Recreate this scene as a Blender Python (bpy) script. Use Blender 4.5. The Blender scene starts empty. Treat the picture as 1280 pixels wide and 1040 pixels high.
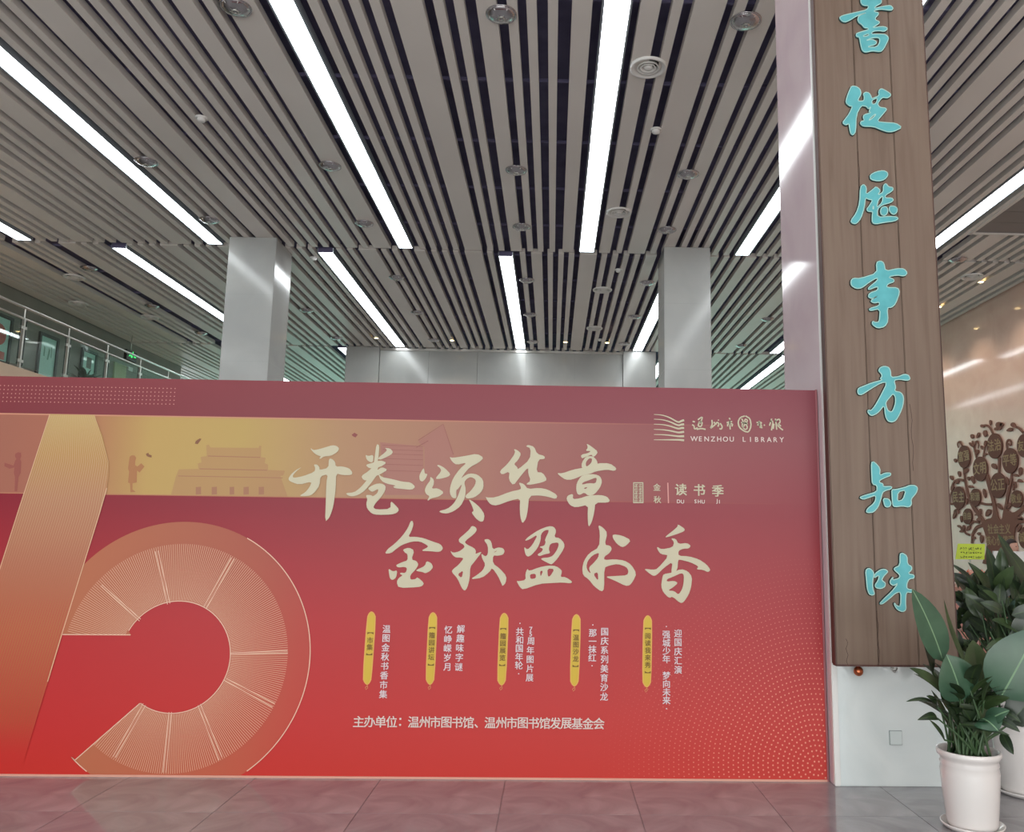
import bpy, bmesh, math, random
from mathutils import Vector, Matrix
from mathutils.geometry import tessellate_polygon
random.seed(7)
S = bpy.context.scene
COL = S.collection
# ------------------------------------------------------------------ camera, world, light, exposure
FOC, PPX, PPY = 1019.7016, 714.0246, 520.0
ROT = ((0.99962176, -0.02406963, 0.01330364), (0.0167078, 0.14727187, -0.98895493), (0.02184453, 0.98880314, 0.14761832))
EYE = Vector((0, 0, 1.55))
RX, RD, RF = Vector(ROT[0]), Vector(ROT[1]), Vector(ROT[2])
cam = bpy.data.cameras.new('camera'); cam_o = bpy.data.objects.new('camera', cam); COL.objects.link(cam_o)
cam.sensor_width = 36; cam.lens = FOC / 1280 * 36; cam.shift_x = -(PPX - 640) / 1280; cam.clip_end = 300
U_ = -RD; B_ = -RF
cam_o.matrix_world = Matrix(((RX.x, U_.x, B_.x, EYE.x), (RX.y, U_.y, B_.y, EYE.y), (RX.z, U_.z, B_.z, EYE.z), (0, 0, 0, 1)))
S.camera = cam_o
S.view_settings.view_transform = 'Standard'; S.view_settings.look = 'None'
S.view_settings.gamma = 1; S.view_settings.use_curve_mapping = False
S.view_settings.exposure = 0.0
w = bpy.data.worlds.new('sky'); S.world = w; w.use_nodes = True
wn = w.node_tree.nodes['Background']
wn.inputs[0].default_value = (0.82, 0.92, 1.0, 1); wn.inputs[1].default_value = 1.25
def area(name, loc, rot, sx, sy, power, colr):
    l = bpy.data.lights.new(name, 'AREA'); l.shape = 'RECTANGLE'; l.size = sx; l.size_y = sy; l.energy = power; l.color = colr
    o = bpy.data.objects.new(name, l); COL.objects.link(o); o.location = loc; o.rotation_euler = rot
    return o
area('entrance_daylight', (-1, -8.6, 2.9), (math.radians(90), 0, 0), 17, 5.4, 420, (0.88, 0.96, 1.0))
area('ceiling_fill', (-1, -8.7, .9), (math.radians(128), 0, 0), 20, 1.6, 1050, (1.0, 0.97, 0.92))  # added lamp behind the camera, tilted up to brighten the ceiling
area('garden_daylight', (0, 31.0, 3.2), (math.radians(90), 0, math.radians(180)), 19, 5.6, 150, (0.70, 1.0, 0.85))
STRIP_E = 10.0

# ------------------------------------------------------------------ helpers
H = 6.75            # height of the slatted ceiling
D = 5.57            # distance of the printed hoarding
def ray(x, y):
    c = Vector(((x - PPX) / FOC, (y - PPY) / FOC, 1.0))
    return RX * c.x + RD * c.y + RF * c.z
def at(x, y, ax, v):
    d = ray(x, y); t = (v - EYE[ax]) / d[ax]
    return EYE + d * t
def lin(v):
    v /= 255.0
    return v / 12.92 if v <= .04045 else ((v + .055) / 1.055) ** 2.4
def rgb(r, g, b, k=1.0):
    return (min(lin(r) / k, 1), min(lin(g) / k, 1), min(lin(b) / k, 1), 1)
def setp(o, label=None, cat=None, group=None, kind=None):
    if label: o['label'] = label
    if cat: o['category'] = cat
    if group: o['group'] = group
    if kind: o['kind'] = kind
    return o
def empty(name, loc, label=None, cat=None, group=None, kind=None):
    o = bpy.data.objects.new(name, None); COL.objects.link(o); o.location = loc; o.empty_display_size = .1
    return setp(o, label, cat, group, kind)
def mat(name, colr, rough=.5, metal=0, spec=.5, emit=None, es=1, coat=0, trans=0, alpha=1):
    m = bpy.data.materials.new(name); m.use_nodes = True
    b = m.node_tree.nodes['Principled BSDF']
    b.inputs['Base Color'].default_value = colr; b.inputs['Roughness'].default_value = rough
    b.inputs['Metallic'].default_value = metal; b.inputs['Specular IOR Level'].default_value = spec
    b.inputs['Coat Weight'].default_value = coat; b.inputs['Transmission Weight'].default_value = trans
    b.inputs['Alpha'].default_value = alpha
    if emit: b.inputs['Emission Color'].default_value = emit; b.inputs['Emission Strength'].default_value = es
    return m
def noise_mat(name, c1, c2, rough=.5, scale=(1, 1, 1), nscale=4, detail=5, dist=0, coat=0, spec=.5, bump=0, lo=.35, hi=.65, metal=0):
    m = mat(name, c1, rough, metal, spec, coat=coat); nt = m.node_tree; b = nt.nodes['Principled BSDF']
    tc = nt.nodes.new('ShaderNodeTexCoord'); mp = nt.nodes.new('ShaderNodeMapping'); mp.inputs['Scale'].default_value = scale
    n = nt.nodes.new('ShaderNodeTexNoise'); n.inputs['Scale'].default_value = nscale; n.inputs['Detail'].default_value = detail
    n.inputs['Distortion'].default_value = dist
    r = nt.nodes.new('ShaderNodeValToRGB'); r.color_ramp.elements[0].position = lo; r.color_ramp.elements[1].position = hi
    r.color_ramp.elements[0].color = c1; r.color_ramp.elements[1].color = c2
    L = nt.links.new
    L(tc.outputs['Object'], mp.inputs[0]); L(mp.outputs[0], n.inputs['Vector']); L(n.outputs['Fac'], r.inputs[0]); L(r.outputs[0], b.inputs['Base Color'])
    if bump:
        bp = nt.nodes.new('ShaderNodeBump'); bp.inputs['Strength'].default_value = bump; bp.inputs['Distance'].default_value = .01
        L(n.outputs['Fac'], bp.inputs['Height']); L(bp.outputs[0], b.inputs['Normal'])
    return m
def link(name, me, m=None, parent=None, kind=None):
    o = bpy.data.objects.new(name, me); COL.objects.link(o)
    if m is not None:
        for k in (m if isinstance(m, (list, tuple)) else [m]): me.materials.append(k)
    if parent is not None: o.parent = parent
    if kind: o['kind'] = kind
    return o
def from_bm(name, bm, m=None, parent=None, smooth=False, kind=None):
    me = bpy.data.meshes.new(name); bm.normal_update(); bm.to_mesh(me); bm.free()
    if smooth:
        for p in me.polygons: p.use_smooth = True
    return link(name, me, m, parent, kind)
def add_box(bm, x0, x1, y0, y1, z0, z1, bev=0, mi=0):
    r = bmesh.ops.create_cube(bm, size=1)
    for v in r['verts']:
        v.co = Vector(((x0 + x1) / 2 + v.co.x * (x1 - x0), (y0 + y1) / 2 + v.co.y * (y1 - y0), (z0 + z1) / 2 + v.co.z * (z1 - z0)))
    fs = {f for v in r['verts'] for f in v.link_faces}
    for f in fs: f.material_index = mi
    if bev:
        es = {e for v in r['verts'] for e in v.link_edges}
        bmesh.ops.bevel(bm, geom=list(es), offset=bev, segments=2, affect='EDGES')
def box(name, x0, x1, y0, y1, z0, z1, m, parent=None, bev=0, kind=None):
    bm = bmesh.new(); add_box(bm, x0, x1, y0, y1, z0, z1, bev)
    return from_bm(name, bm, m, parent, kind=kind)
def add_lathe(bm, prof, c=(0, 0, 0), seg=32, mi=0):
    rings = []
    for r, z in prof:
        if r < 1e-5: rings.append([bm.verts.new((c[0], c[1], c[2] + z))])
        else: rings.append([bm.verts.new((c[0] + r * math.cos(2 * math.pi * i / seg), c[1] + r * math.sin(2 * math.pi * i / seg), c[2] + z)) for i in range(seg)])
    for a, b in zip(rings, rings[1:]):
        for i in range(seg):
            j = (i + 1) % seg
            vs = [a[i % len(a)], a[j % len(a)], b[j % len(b)], b[i % len(b)]]
            u = []
            for v in vs:
                if v not in u: u.append(v)
            if len(u) > 2:
                f = bm.faces.new(u); f.material_index = mi
def add_tube(bm, pts, rad, seg=8, mi=0):
    pts = [Vector(p) for p in pts]; rings = []
    if not isinstance(rad, (list, tuple)): rad = [rad] * len(pts)
    for i, p in enumerate(pts):
        t = (pts[min(i + 1, len(pts) - 1)] - pts[max(i - 1, 0)]).normalized()
        a = t.cross(Vector((0, 0, 1)));
        if a.length < 1e-3: a = t.cross(Vector((1, 0, 0)))
        a.normalize(); b = t.cross(a)
        rings.append([bm.verts.new(p + (a * math.cos(2 * math.pi * k / seg) + b * math.sin(2 * math.pi * k / seg)) * rad[i]) for k in range(seg)])
    for r0, r1 in zip(rings, rings[1:]):
        for k in range(seg):
            f = bm.faces.new((r0[k], r0[(k + 1) % seg], r1[(k + 1) % seg], r1[k])); f.material_index = mi
    bm.faces.new(rings[0][::-1]).material_index = mi; bm.faces.new(rings[-1]).material_index = mi
def chaikin(P, n=1, closed=True):
    for _ in range(n):
        Q = []; m = len(P)
        for i in range(m if closed else m - 1):
            a, b = P[i], P[(i + 1) % m]
            Q += [(a[0] * .78 + b[0] * .22, a[1] * .78 + b[1] * .22), (a[0] * .22 + b[0] * .78, a[1] * .22 + b[1] * .78)]
        P = Q if closed else [P[0]] + Q + [P[-1]]
    return P
def add_poly(bm, outer, holes, f3, d0, d1, mi=0, sides=True):
    """flat polygon with holes; f3(u, v, depth) -> world; cap at d1 (towards the viewer), sides down to d0"""
    loops = [outer] + list(holes)
    flat = [p for l in loops for p in l]
    tris = tessellate_polygon([[Vector((p[0], p[1], 0)) for p in l] for l in loops])
    top = [bm.verts.new(f3(p[0], p[1], d1)) for p in flat]
    for t in tris:
        if len(set(t)) == 3:
            try: bm.faces.new([top[i] for i in t]).material_index = mi
            except ValueError: pass
    if sides and d0 != d1:
        bot = [bm.verts.new(f3(p[0], p[1], d0)) for p in flat]; s = 0
        for l in loops:
            n = len(l)
            for i in range(n):
                j = (i + 1) % n
                try: bm.faces.new([top[s + i], top[s + j], bot[s + j], bot[s + i]]).material_index = mi
                except ValueError: pass
            s += n
def ribbon(P, wd, closed=False):
    """polygon strip quads around a 2-D polyline (list of quads)"""
    n = len(P); L = []; 
    for i in range(n):
        a = P[(i - 1) % n] if (closed or i > 0) else P[i]; b = P[(i + 1) % n] if (closed or i < n - 1) else P[i]
        dx, dy = b[0] - a[0], b[1] - a[1]; l = math.hypot(dx, dy) or 1
        ww = wd[i] if isinstance(wd, (list, tuple)) else wd
        L.append(((P[i][0] - dy / l * ww / 2, P[i][1] + dx / l * ww / 2), (P[i][0] + dy / l * ww / 2, P[i][1] - dx / l * ww / 2)))
    q = []
    for i in range(n if closed else n - 1):
        j = (i + 1) % n
        q.append((L[i][0], L[j][0], L[j][1], L[i][1]))
    return q
def add_ribbon(bm, P, wd, f3, d, closed=False, mi=0):
    for q in ribbon(P, wd, closed):
        bm.faces.new([bm.verts.new(f3(u, v, d)) for u, v in q]).material_index = mi

# ------------------------------------------------------------------ materials
M = {}
M['slat'] = noise_mat('slat_metal', rgb(216, 210, 203), rgb(223, 217, 210), .42, (1, 1, 1), .6, 2)
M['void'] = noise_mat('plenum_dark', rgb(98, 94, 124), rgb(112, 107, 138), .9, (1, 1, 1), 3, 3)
M['housing'] = mat('light_housing', rgb(150, 158, 165), .4)
M['strip'] = mat('strip_diffuser', (1, 1, 1, 1), .4, emit=(0.93, 0.98, 1.0, 1), es=STRIP_E)
M['marble'] = noise_mat('grey_marble', rgb(172, 174, 172), rgb(180, 182, 179), .13, (1, 1, 1), 1.1, 5, .8, spec=.4)
M['white_marble'] = noise_mat('white_marble', rgb(196, 203, 202), rgb(212, 217, 215), .06, (1, 1, 1), 1.1, 6, 1.5, spec=.6)
M['beige_marble'] = noise_mat('beige_marble', rgb(220, 184, 168), rgb(228, 196, 180), .09, (1, 1, 1), 1.1, 6, 1.4, spec=.55)
M['mezz_wall'] = noise_mat('mezzanine_plaster', rgb(122, 118, 111), rgb(130, 126, 119), .5, (1, 1, 1), 1.2, 3)
M['fascia'] = noise_mat('beige_fascia', rgb(200, 172, 146), rgb(208, 180, 154), .35, (1, 1, 1), 1.2, 3)
M['chrome'] = mat('chrome', rgb(190, 186, 188), .22, 1)
M['steel'] = mat('brushed_steel', rgb(200, 198, 192), .3, 1)
M['white'] = mat('white_enamel', rgb(225, 224, 220), .35)
M['white_dark'] = mat('grille_recess', rgb(70, 70, 72), .6)
M['black'] = mat('black_frame', rgb(38, 38, 36), .45)
M['warm_lamp'] = mat('warm_lamp', (1, .8, .4, 1), .4, emit=(1.0, .72, .33, 1), es=14)
def glass_mat(name, tint, strength=1.0):
    m = bpy.data.materials.new(name); m.use_nodes = True; nt = m.node_tree; nt.nodes.clear(); L = nt.links.new
    o = nt.nodes.new('ShaderNodeOutputMaterial'); mx = nt.nodes.new('ShaderNodeMixShader'); t = nt.nodes.new('ShaderNodeBsdfTransparent'); g = nt.nodes.new('ShaderNodeBsdfGlossy'); f = nt.nodes.new('ShaderNodeLayerWeight'); pw_ = nt.nodes.new('ShaderNodeMath'); pw_.operation = 'POWER'; pw_.inputs[1].default_value = 4; ma = nt.nodes.new('ShaderNodeMath'); ma.operation = 'MULTIPLY_ADD'; ma.inputs[1].default_value = .8; ma.inputs[2].default_value = .05
    t.inputs[0].default_value = tint; g.inputs['Roughness'].default_value = .02; f.inputs[0].default_value = .5
    L(f.outputs['Facing'], pw_.inputs[0]); L(pw_.outputs[0], ma.inputs[0]); L(ma.outputs[0], mx.inputs[0]); L(t.outputs[0], mx.inputs[1]); L(g.outputs[0], mx.inputs[2]); L(mx.outputs[0], o.inputs[0]); return m
M['glass_clear'] = glass_mat('balustrade_glass', (.86, .95, .92, 1))
M['facade'] = mat('facade_frame', rgb(90, 94, 98), .5)
M['panel_grey'] = noise_mat('grey_panel', rgb(104, 100, 100), rgb(112, 108, 108), .4, (1, 1, 1), 1, 2)
M['pave'] = noise_mat('outside_paving', rgb(150, 150, 146), rgb(165, 164, 160), .8, (1, 1, 1), 1, 4)

# floor: large polished tiles, joints in relief
def floor_mat():
    m = mat('polished_floor_stone', rgb(150, 148, 148), .06, spec=.85); nt = m.node_tree; b = nt.nodes['Principled BSDF']; L = nt.links.new
    tc = nt.nodes.new('ShaderNodeTexCoord')
    n = nt.nodes.new('ShaderNodeTexNoise'); n.inputs['Scale'].default_value = 2.2; n.inputs['Detail'].default_value = 8; n.inputs['Distortion'].default_value = 1.6
    r = nt.nodes.new('ShaderNodeValToRGB'); r.color_ramp.elements[0].position = .36; r.color_ramp.elements[1].position = .66
    r.color_ramp.elements[0].color = rgb(128, 124, 126); r.color_ramp.elements[1].color = rgb(156, 153, 153)
    L(tc.outputs['Object'], n.inputs['Vector']); L(n.outputs['Fac'], r.inputs[0]); L(r.outputs[0], b.inputs['Base Color'])
    return m
M['floor'] = floor_mat()

# ------------------------------------------------------------------ the setting
TILE = .8
floor = box('floor', -14, 9.6, -9, 33, -.12, -.006, mat('floor_bed', rgb(110, 108, 108), .8), kind='structure')
# tiles: separate pieces in the area before the hoarding, the rest one joined surface
near = [(i, j) for j in range(-4, 8) for i in range(-8, 12)]
tile_me = {}
def tile_mesh():
    bm = bmesh.new(); g = .0015
    add_box(bm, g, TILE - g, g, TILE - g, -.006, 0, .001)
    me = bpy.data.meshes.new('tile'); bm.to_mesh(me); bm.free(); me.materials.append(M['floor']); return me
tm = tile_mesh(); near_set = set(near); X0T, Y0T = -.27, .1
for (i, j) in near:
    o = bpy.data.objects.new('tile', tm); COL.objects.link(o); o.parent = floor
    o.location = (X0T + i * TILE, Y0T + j * TILE, 0)
    if o.location.x + TILE > 9.6: o.location.x = 9.6 - TILE
bm = bmesh.new(); g = .0015
for i in range(-17, 13):
    for j in range(-11, 41):
        if (i, j) in near_set: continue
        x, y = X0T + i * TILE, Y0T + j * TILE
        vs = [bm.verts.new(p) for p in ((x + g, y + g, 0), (x + TILE - g, y + g, 0), (x + TILE - g, y + TILE - g, 0), (x + g, y + TILE - g, 0))]
        bm.faces.new(vs)
from_bm('tile_field', bm, M['floor'], floor, kind='stuff')
box('ground', -60, 60, -60, -9.02, -.3, -.02, M['pave'], kind='structure')
box('wall_right', 9.42, 9.62, -9, 33, 0, 7.2, M['beige_marble'], kind='structure')
box('wall_left', -14, -13.8, -9, 33, 0, 4.0, M['mezz_wall'], kind='structure')

# ceiling: dark plenum, slats, panels
ceiling = box('ceiling', -14, 9.6, -9, 33, H + .38, H + .5, M['void'], kind='structure')
L1 = [(-9.768, -9.509), (-6.333, -6.081), (-2.871, -2.633), (.436, .688), (3.308, 3.55), (6.55, 6.80)]
L2 = [(-8.236, -7.984), (-4.435, -4.17), (-1.066, -.82), (2.20, 2.45), (6.05, 6.30)]
L3 = [(-9.35, -9.10), (-6.10, -5.85), (3.1, 3.35), (6.50, 6.78)]
N, Md, W = .101, .2, .315
B1 = [(-9.37, N), (-9.165, N), (-8.96, N), (-8.74, W), (-8.31, N), (-8.106, N), (-7.9, Md), (-7.59, N), (-7.385, N), (-7.17, N), (-6.97, W), (-6.545, N),
      (-5.96, N), (-5.755, N), (-5.55, N), (-5.33, W), (-4.89, N), (-4.673, N), (-4.464, N), (-4.256, N), (-4.05, N), (-3.838, Md), (-3.537, N), (-3.337, W),
      (-2.495, N), (-2.29, N), (-2.085, N), (-1.884, N), (-1.674, W), (-1.252, N), (-1.051, N), (-.83, Md), (-.527, N), (-.335, N), (-.122, N), (.117, Md),
      (.79, Md), (1.104, N), (1.316, W), (1.73, N), (1.94, Md), (2.244, N), (2.45, N), (2.655, N), (2.87, N), (3.085, N),
      (3.695, N), (3.9, N), (4.105, N), (4.31, N), (4.515, N), (4.725, W), (5.15, N), (5.355, N), (5.56, N - .01), (5.76, W - .01), (6.18, N), (6.385, N), (6.92, N)]
B1R = [(7.19, N), (7.39, W), (7.81, N), (8.015, N), (8.225, N), (8.45, N), (8.66, W), (9.085, N), (9.29, N)]
B2 = [(-9.93, N), (-9.72, N), (-9.523, N), (-9.10, W), (-8.687, N), (-8.48, N), (-7.865, N), (-7.666, N), (-7.459, N), (-7.26, W), (-6.834, N), (-6.634, N),
      (-6.426, N), (-6.22, Md), (-5.9, N), (-5.7, N), (-5.49, N), (-5.29, Md), (-4.985, N), (-4.776, N), (-4.57, N - .02), (-4.052, N), (-3.851, N), (-3.64, W), (-3.228, N), (-3.026, N), (-2.832, N),
      (-2.621, Md), (-2.308, N), (-2.106, N), (-1.904, N), (-1.692, W), (-1.278, N), (-.676, N), (-.464, Md), (-.159, N), (.045, N), (.239, N), (.443, W), (.851, N),
      (1.055, N), (1.259, N), (1.464, N), (1.668, Md), (1.97, N), (2.55, N), (2.71, W), (3.125, N), (3.33, N), (3.53, Md), (3.845, N), (4.06, N), (4.265, N), (4.47, N),
      (4.68, W), (5.1, N), (5.305, N), (5.51, N), (5.715, N), (6.42, N), (6.62, N), (6.83, N), (7.03, N), (7.235, N), (7.443, N), (7.65, W - .1), (7.975, N), (8.184, N), (8.4, N), (8.61, W), (9.04, N), (9.25, N)]
def fill(x0, x1, ph=0):
    pat = [N, N, N, W, N, N, N, N, Md, N, N, W, N]; r = []; k = ph; x = x0
    while x + pat[k % 13] < x1:
        r.append((x, pat[k % 13])); x += pat[k % 13] + .104; k += 1
    return r
B1 = fill(-11.75, -9.86) + B1
B2 = fill(-13.7, -9.99, 3) + B2
B3 = fill(-13.7, -9.44) + fill(-9.02, -6.18, 4) + fill(-5.77, 3.02, 2) + fill(3.43, 6.42, 6) + fill(6.86, 9.35, 1)
slat_cache = {}
def slat(x, wd, y0, y1):
    key = (round(wd, 3), y0, y1)
    if key not in slat_cache:
        bm = bmesh.new(); t = .004; h = .09
        # open channel: bottom plate and two upright flanges
        add_box(bm, 0, wd, 0, y1 - y0, 0, t); add_box(bm, 0, t, 0, y1 - y0, t, h); add_box(bm, wd - t, wd, 0, y1 - y0, t, h)
        add_box(bm, t, wd - t, 0, t, t, h); add_box(bm, t, wd - t, y1 - y0 - t, y1 - y0, t, h)
        me = bpy.data.meshes.new('slat'); bm.to_mesh(me); bm.free(); me.materials.append(M['slat']); slat_cache[key] = me
    o = bpy.data.objects.new('slat', slat_cache[key]); COL.objects.link(o); o.parent = ceiling
    o.location = (x, y0, H)
YS1, YS2, YS2e, YS3e = 14.41, 14.50, 22.33, 31.0
for x, wd in B1: slat(x, wd, -8.8, YS1)
for x, wd in B1R: slat(x, wd, 13.1, YS1)
for x, wd in B2: slat(x, wd, YS2, YS2e)
for x, wd in B3: slat(x, wd, 22.46, YS3e)
for k in range(22):                                    # grey panels of the dropped bay on the right
    y1 = 13.07 - k * .45
    box('panel', 7.06, 9.42, y1 - .44, y1, H + .02, H + .04, M['panel_grey'], ceiling)
box('rail', 6.99, 7.05, -8.8, 13.1, H - .02, H + .1, M['slat'], ceiling)
box('rail', 7.05, 9.42, 13.072, 13.098, H - .01, H + .1, M['slat'], ceiling)
# carriers of the slats, seen edge-on in the gaps
for k in range(26): box('carrier', -13.8, 9.4, -7.6 + 1.5 * k, -7.57 + 1.5 * k, H + .095, H + .13, M['void'], ceiling)
def strip_light(x0, x1, y0, y1, label, group):
    t = empty('ceiling_light', ((x0 + x1) / 2, y0, H), label, 'light', group)
    a, L = (x1 - x0) / 2, y1 - y0
    box('diffuser', -a, a, 0, L, .012, .03, M['strip'], t)
    bm = bmesh.new()
    for s in (-1, 1):
        add_box(bm, min(s * (a + .001), s * (a + .022)), max(s * (a + .001), s * (a + .022)), 0, L, 0, .1)
    add_box(bm, -a, a, L, L + .02, 0, .1); add_box(bm, -a, a, 0, L, .09, .1)
    from_bm('housing', bm, M['housing'], t)
    box('end_cap', -a, a, -.03, 0, 0.005, .1, M['void'], t)
n1 = ['long white ceiling strip light above the mezzanine edge, cut off by the left frame edge',
      'long white ceiling strip light ending left of the left grey column',
      'long white ceiling strip light between the left column and the middle of the hall',
      'long white ceiling strip light just right of the hall centre, running overhead',
      'long white ceiling strip light passing behind the tall pillar beside the right column',
      'long white ceiling strip light right of the wooden plaque along the grey panels']
for (a, b), l in zip(L1, n1): strip_light(a, b, -8.4, YS1 - .02, l, 'strip lights of the near ceiling bay')
n2 = ['white strip light of the rear bay ending behind the left grey column',
      'white strip light of the rear bay right of the left column', 'white strip light of the rear bay in the middle above the far wall',
      'white strip light of the rear bay left of the right column', 'white strip light of the rear bay beside the tall pillar']
for (a, b), l in zip(L2, n2): strip_light(a, b, 14.72, YS2e - .03, l, 'strip lights of the rear ceiling bay')
n3 = ['short piece of strip light beyond the seam, left of the left column', 'short piece of strip light beyond the seam, left of the far wall',
      'strip light of the greenish bay hidden behind the right column', 'strip light of the greenish bay right of the right column']
for (a, b), l in zip(L3, n3): strip_light(a, b, 22.6, 30.6, l, 'strip lights of the greenish farthest bay')

# columns, pillar, far wall
def column(name, x0, x1, y0, y1, z1, m, seams=()):
    bm = bmesh.new(); add_box(bm, x0, x1, y0, y1, 0, z1, .006)
    return from_bm(name, bm, m, kind='structure')
cl = column('column', -5.79, -4.96, 13.98, 14.85, H - .001, M['marble']); setp(cl, 'grey marble column left of the hall centre, topped by ceiling slats', 'column')
cr = column('column', 1.94, 2.77, 14.02, 14.88, H - .001, M['marble']); setp(cr, 'grey marble column right of the hall centre, above the library logo', 'column')
pil = column('pillar', 1.85, 2.61, 5.47, 6.37, H - .001, M['white_marble']); setp(pil, 'white polished marble pillar carrying the wooden plaque', 'pillar')
box('pink_bounce_face', 1.842, 1.85, 5.50, 6.36, 0.002, H - .004, noise_mat('marble_pink_bounce', rgb(200, 178, 184), rgb(208, 188, 192), .08, (1, 1, 1), 1.1, 6, 1.4, spec=.3), pil)  # pink light bounced off the hoarding, put into the colour of this face
box('corner_strip', 1.840, 1.878, 5.462, 5.50, 0.002, H - .004, mat('pale_corner', rgb(214, 212, 208), .3), pil, .004)
for z in (1.0, 2.05, 3.1, 4.15, 5.2, 6.2):
    bm = bmesh.new(); add_box(bm, 1.88, 2.611, 5.469, 6.371, z, z + .003)
    o = from_bm('joint', bm, mat('joint_grey', rgb(168, 172, 170), .5), pil)
for c_, x0, x1, y0 in ((cl, -5.79, -4.96, 13.98), (cr, 1.94, 2.77, 14.02)):
    for z in (3.3, 4.5, 5.7):
        bm = bmesh.new(); add_box(bm, x0 - .001, x1 + .001, y0 - .001, y0 + .871, z, z + .003)
        from_bm('joint', bm, mat('joint_grey', rgb(150, 153, 152), .5), c_)
# far wall: column slabs and recessed marble panels
fw = box('wall_back', -5.75, 2.80, 22.5, 22.8, 0, H - .004, M['marble'], kind='structure')
box('panel', -5.80, -4.88, 22.34, 22.5, 0, H - .006, M['marble'], fw, .005)
box('panel', 1.93, 2.85, 22.34, 22.5, 0, H - .006, M['marble'], fw, .005)
xs = [-4.87, -3.51, -2.15, -.79, .57, 1.925]
for a, b in zip(xs, xs[1:]): box('panel', a + .002, b - .002, 22.42, 22.5, 0, H - .08, M['marble'], fw, .003)
box('cornice', -4.87, 1.925, 22.38, 22.5, H - .08, H - .02, M['steel'], fw)
# green tinted glazed end beyond
M['green_glass'] = glass_mat('green_glass', (.62, .86, .76, 1))
ge = empty('window_1', (0, 31.2, 0), kind='structure')
for k in range(12):
    x0 = -13.8 + k * 1.95
    o = box('pane', x0 + .03, x0 + 1.92, 0, .02, .1, H, M['green_glass'], ge)
    box('frame', x0 - .03, x0 + .03, -.05, .07, 0, H + .1, M['facade'], ge)
# entrance facade behind the viewer (daylight comes through it)
fe = empty('window_2', (0, -8.9, 0), kind='structure')
for k in range(9):
    x0 = -13.9 + k * 2.93
    box('frame', x0 - .05, x0 + .05, -.08, .08, 0, H + .3, M['facade'], fe)
for z in (2.5, 5.2, H + .2): box('frame', -13.9, 9.6, -.05, .05, z - .06, z + .06, M['facade'], fe)

# ------------------------------------------------------------------ mezzanine on the left
box('wall_mezzanine', -12.0, -11.8, 8, 25.6, 4.36, H + .3, M['mezz_wall'], kind='structure')
mz = box('floor_mezzanine', -13.8, -9.4, 4, 27.5, 4.0, 4.33, M['fascia'], kind='structure')
box('kerb', -9.62, -9.36, 4, 27.5, 3.95, 4.37, M['fascia'], mz, .01)
br = empty('balustrade', (-9.45, 12, 4.37), 'steel and glass balustrade along the edge of the upper floor', 'railing')
def tubeobj(name, pts, r, m, parent, seg=8):
    bm = bmesh.new(); add_tube(bm, pts, r, seg); return from_bm(name, bm, m, parent, True)
y_post = [11.55, 12.95, 14.35, 15.70, 17.10, 18.49, 19.86, 21.25, 22.65, 24.05, 25.45]
tubeobj('handrail', [(0, -2, 1.11), (0, 15, 1.11)], .026, M['steel'], br)
tubeobj('glass_rail', [(0, -2, .91), (0, 15, .91)], .020, M['steel'], br)
for y in y_post:
    bm = bmesh.new(); add_box(bm, -.02, .02, y - 12 - .025, y - 12 + .025, 0, .92, .003)
    add_box(bm, -.045, .045, y - 12 - .06, y - 12 + .06, 0, .02)
    add_tube(bm, [(0, y - 12, .9), (0, y - 12, 1.10)], .012, 6)
    p_ = from_bm('post', bm, M['steel'], br)
    for dz in (.12, .72):
        for s in (-1, 1):
            bm = bmesh.new(); add_box(bm, -.02, .02, y - 12 + s * .025, y - 12 + s * .075, dz, dz + .05); from_bm('clamp', bm, M['steel'], p_)
EDGE = mat('dark_glass_edge', rgb(46, 60, 56), .3)
for a, b in zip(y_post, y_post[1:]):
    box('glass_panel', -.006, .006, a - 12 + .07, b - 12 - .07, .06, .88, M['glass_clear'], br)
    for yy in (a - 12 + .065, b - 12 - .075): box('glass_edge', -.008, .008, yy, yy + .01, .06, .88, EDGE, br)
# framed pictures on the mezzanine wall
XW = -11.8
def picture(x0, x1, yt, yb, label, art):
    a, b = at(x0, yt, 0, XW), at(x1, yt, 0, XW); zt = (a.z + b.z) / 2; zb = at((x0 + x1) / 2, yb, 0, XW).z
    t = empty('framed_picture', (XW, a.y, zb), label, 'picture', 'framed pictures on the mezzanine wall'); L = b.y - a.y; Hh = zt - zb
    bm = bmesh.new(); f = .07
    add_box(bm, 0, .05, 0, L, 0, f); add_box(bm, 0, .05, 0, L, Hh - f, Hh); add_box(bm, 0, .05, 0, f, f, Hh - f); add_box(bm, 0, .05, L - f, L, f, Hh - f)
    from_bm('frame', bm, M['black'], t)
    box('mat_board', .005, .02, f, L - f, f, Hh - f, mat('pale_teal_paper', rgb(176, 222, 212), .35, coat=.5), t)
    f3 = lambda u, v, d: Vector((.02 + d, u, v))
    bm = bmesh.new()
    for P in art(L, Hh): add_poly(bm, P, [], f3, 0, .004)
    return from_bm('artwork', bm, None, t), t
def ell(cx, cy, rx, ry, n=20): return [(cx + rx * math.cos(2 * math.pi * i / n), cy + ry * math.sin(2 * math.pi * i / n)) for i in range(n)]
a_, _ = picture(-16, 16, 392, 455, 'black framed picture with a round red pattern, nearest on the mezzanine wall',
        lambda L, Hh: [ell(L * .5, Hh * .58, L * .3, L * .3), [(.15, .1), (L - .15, .1), (L - .15, Hh * .25), (.15, Hh * .25)]])
a_.data.materials.append(mat('red_print', rgb(190, 92, 84), .5))
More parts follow.
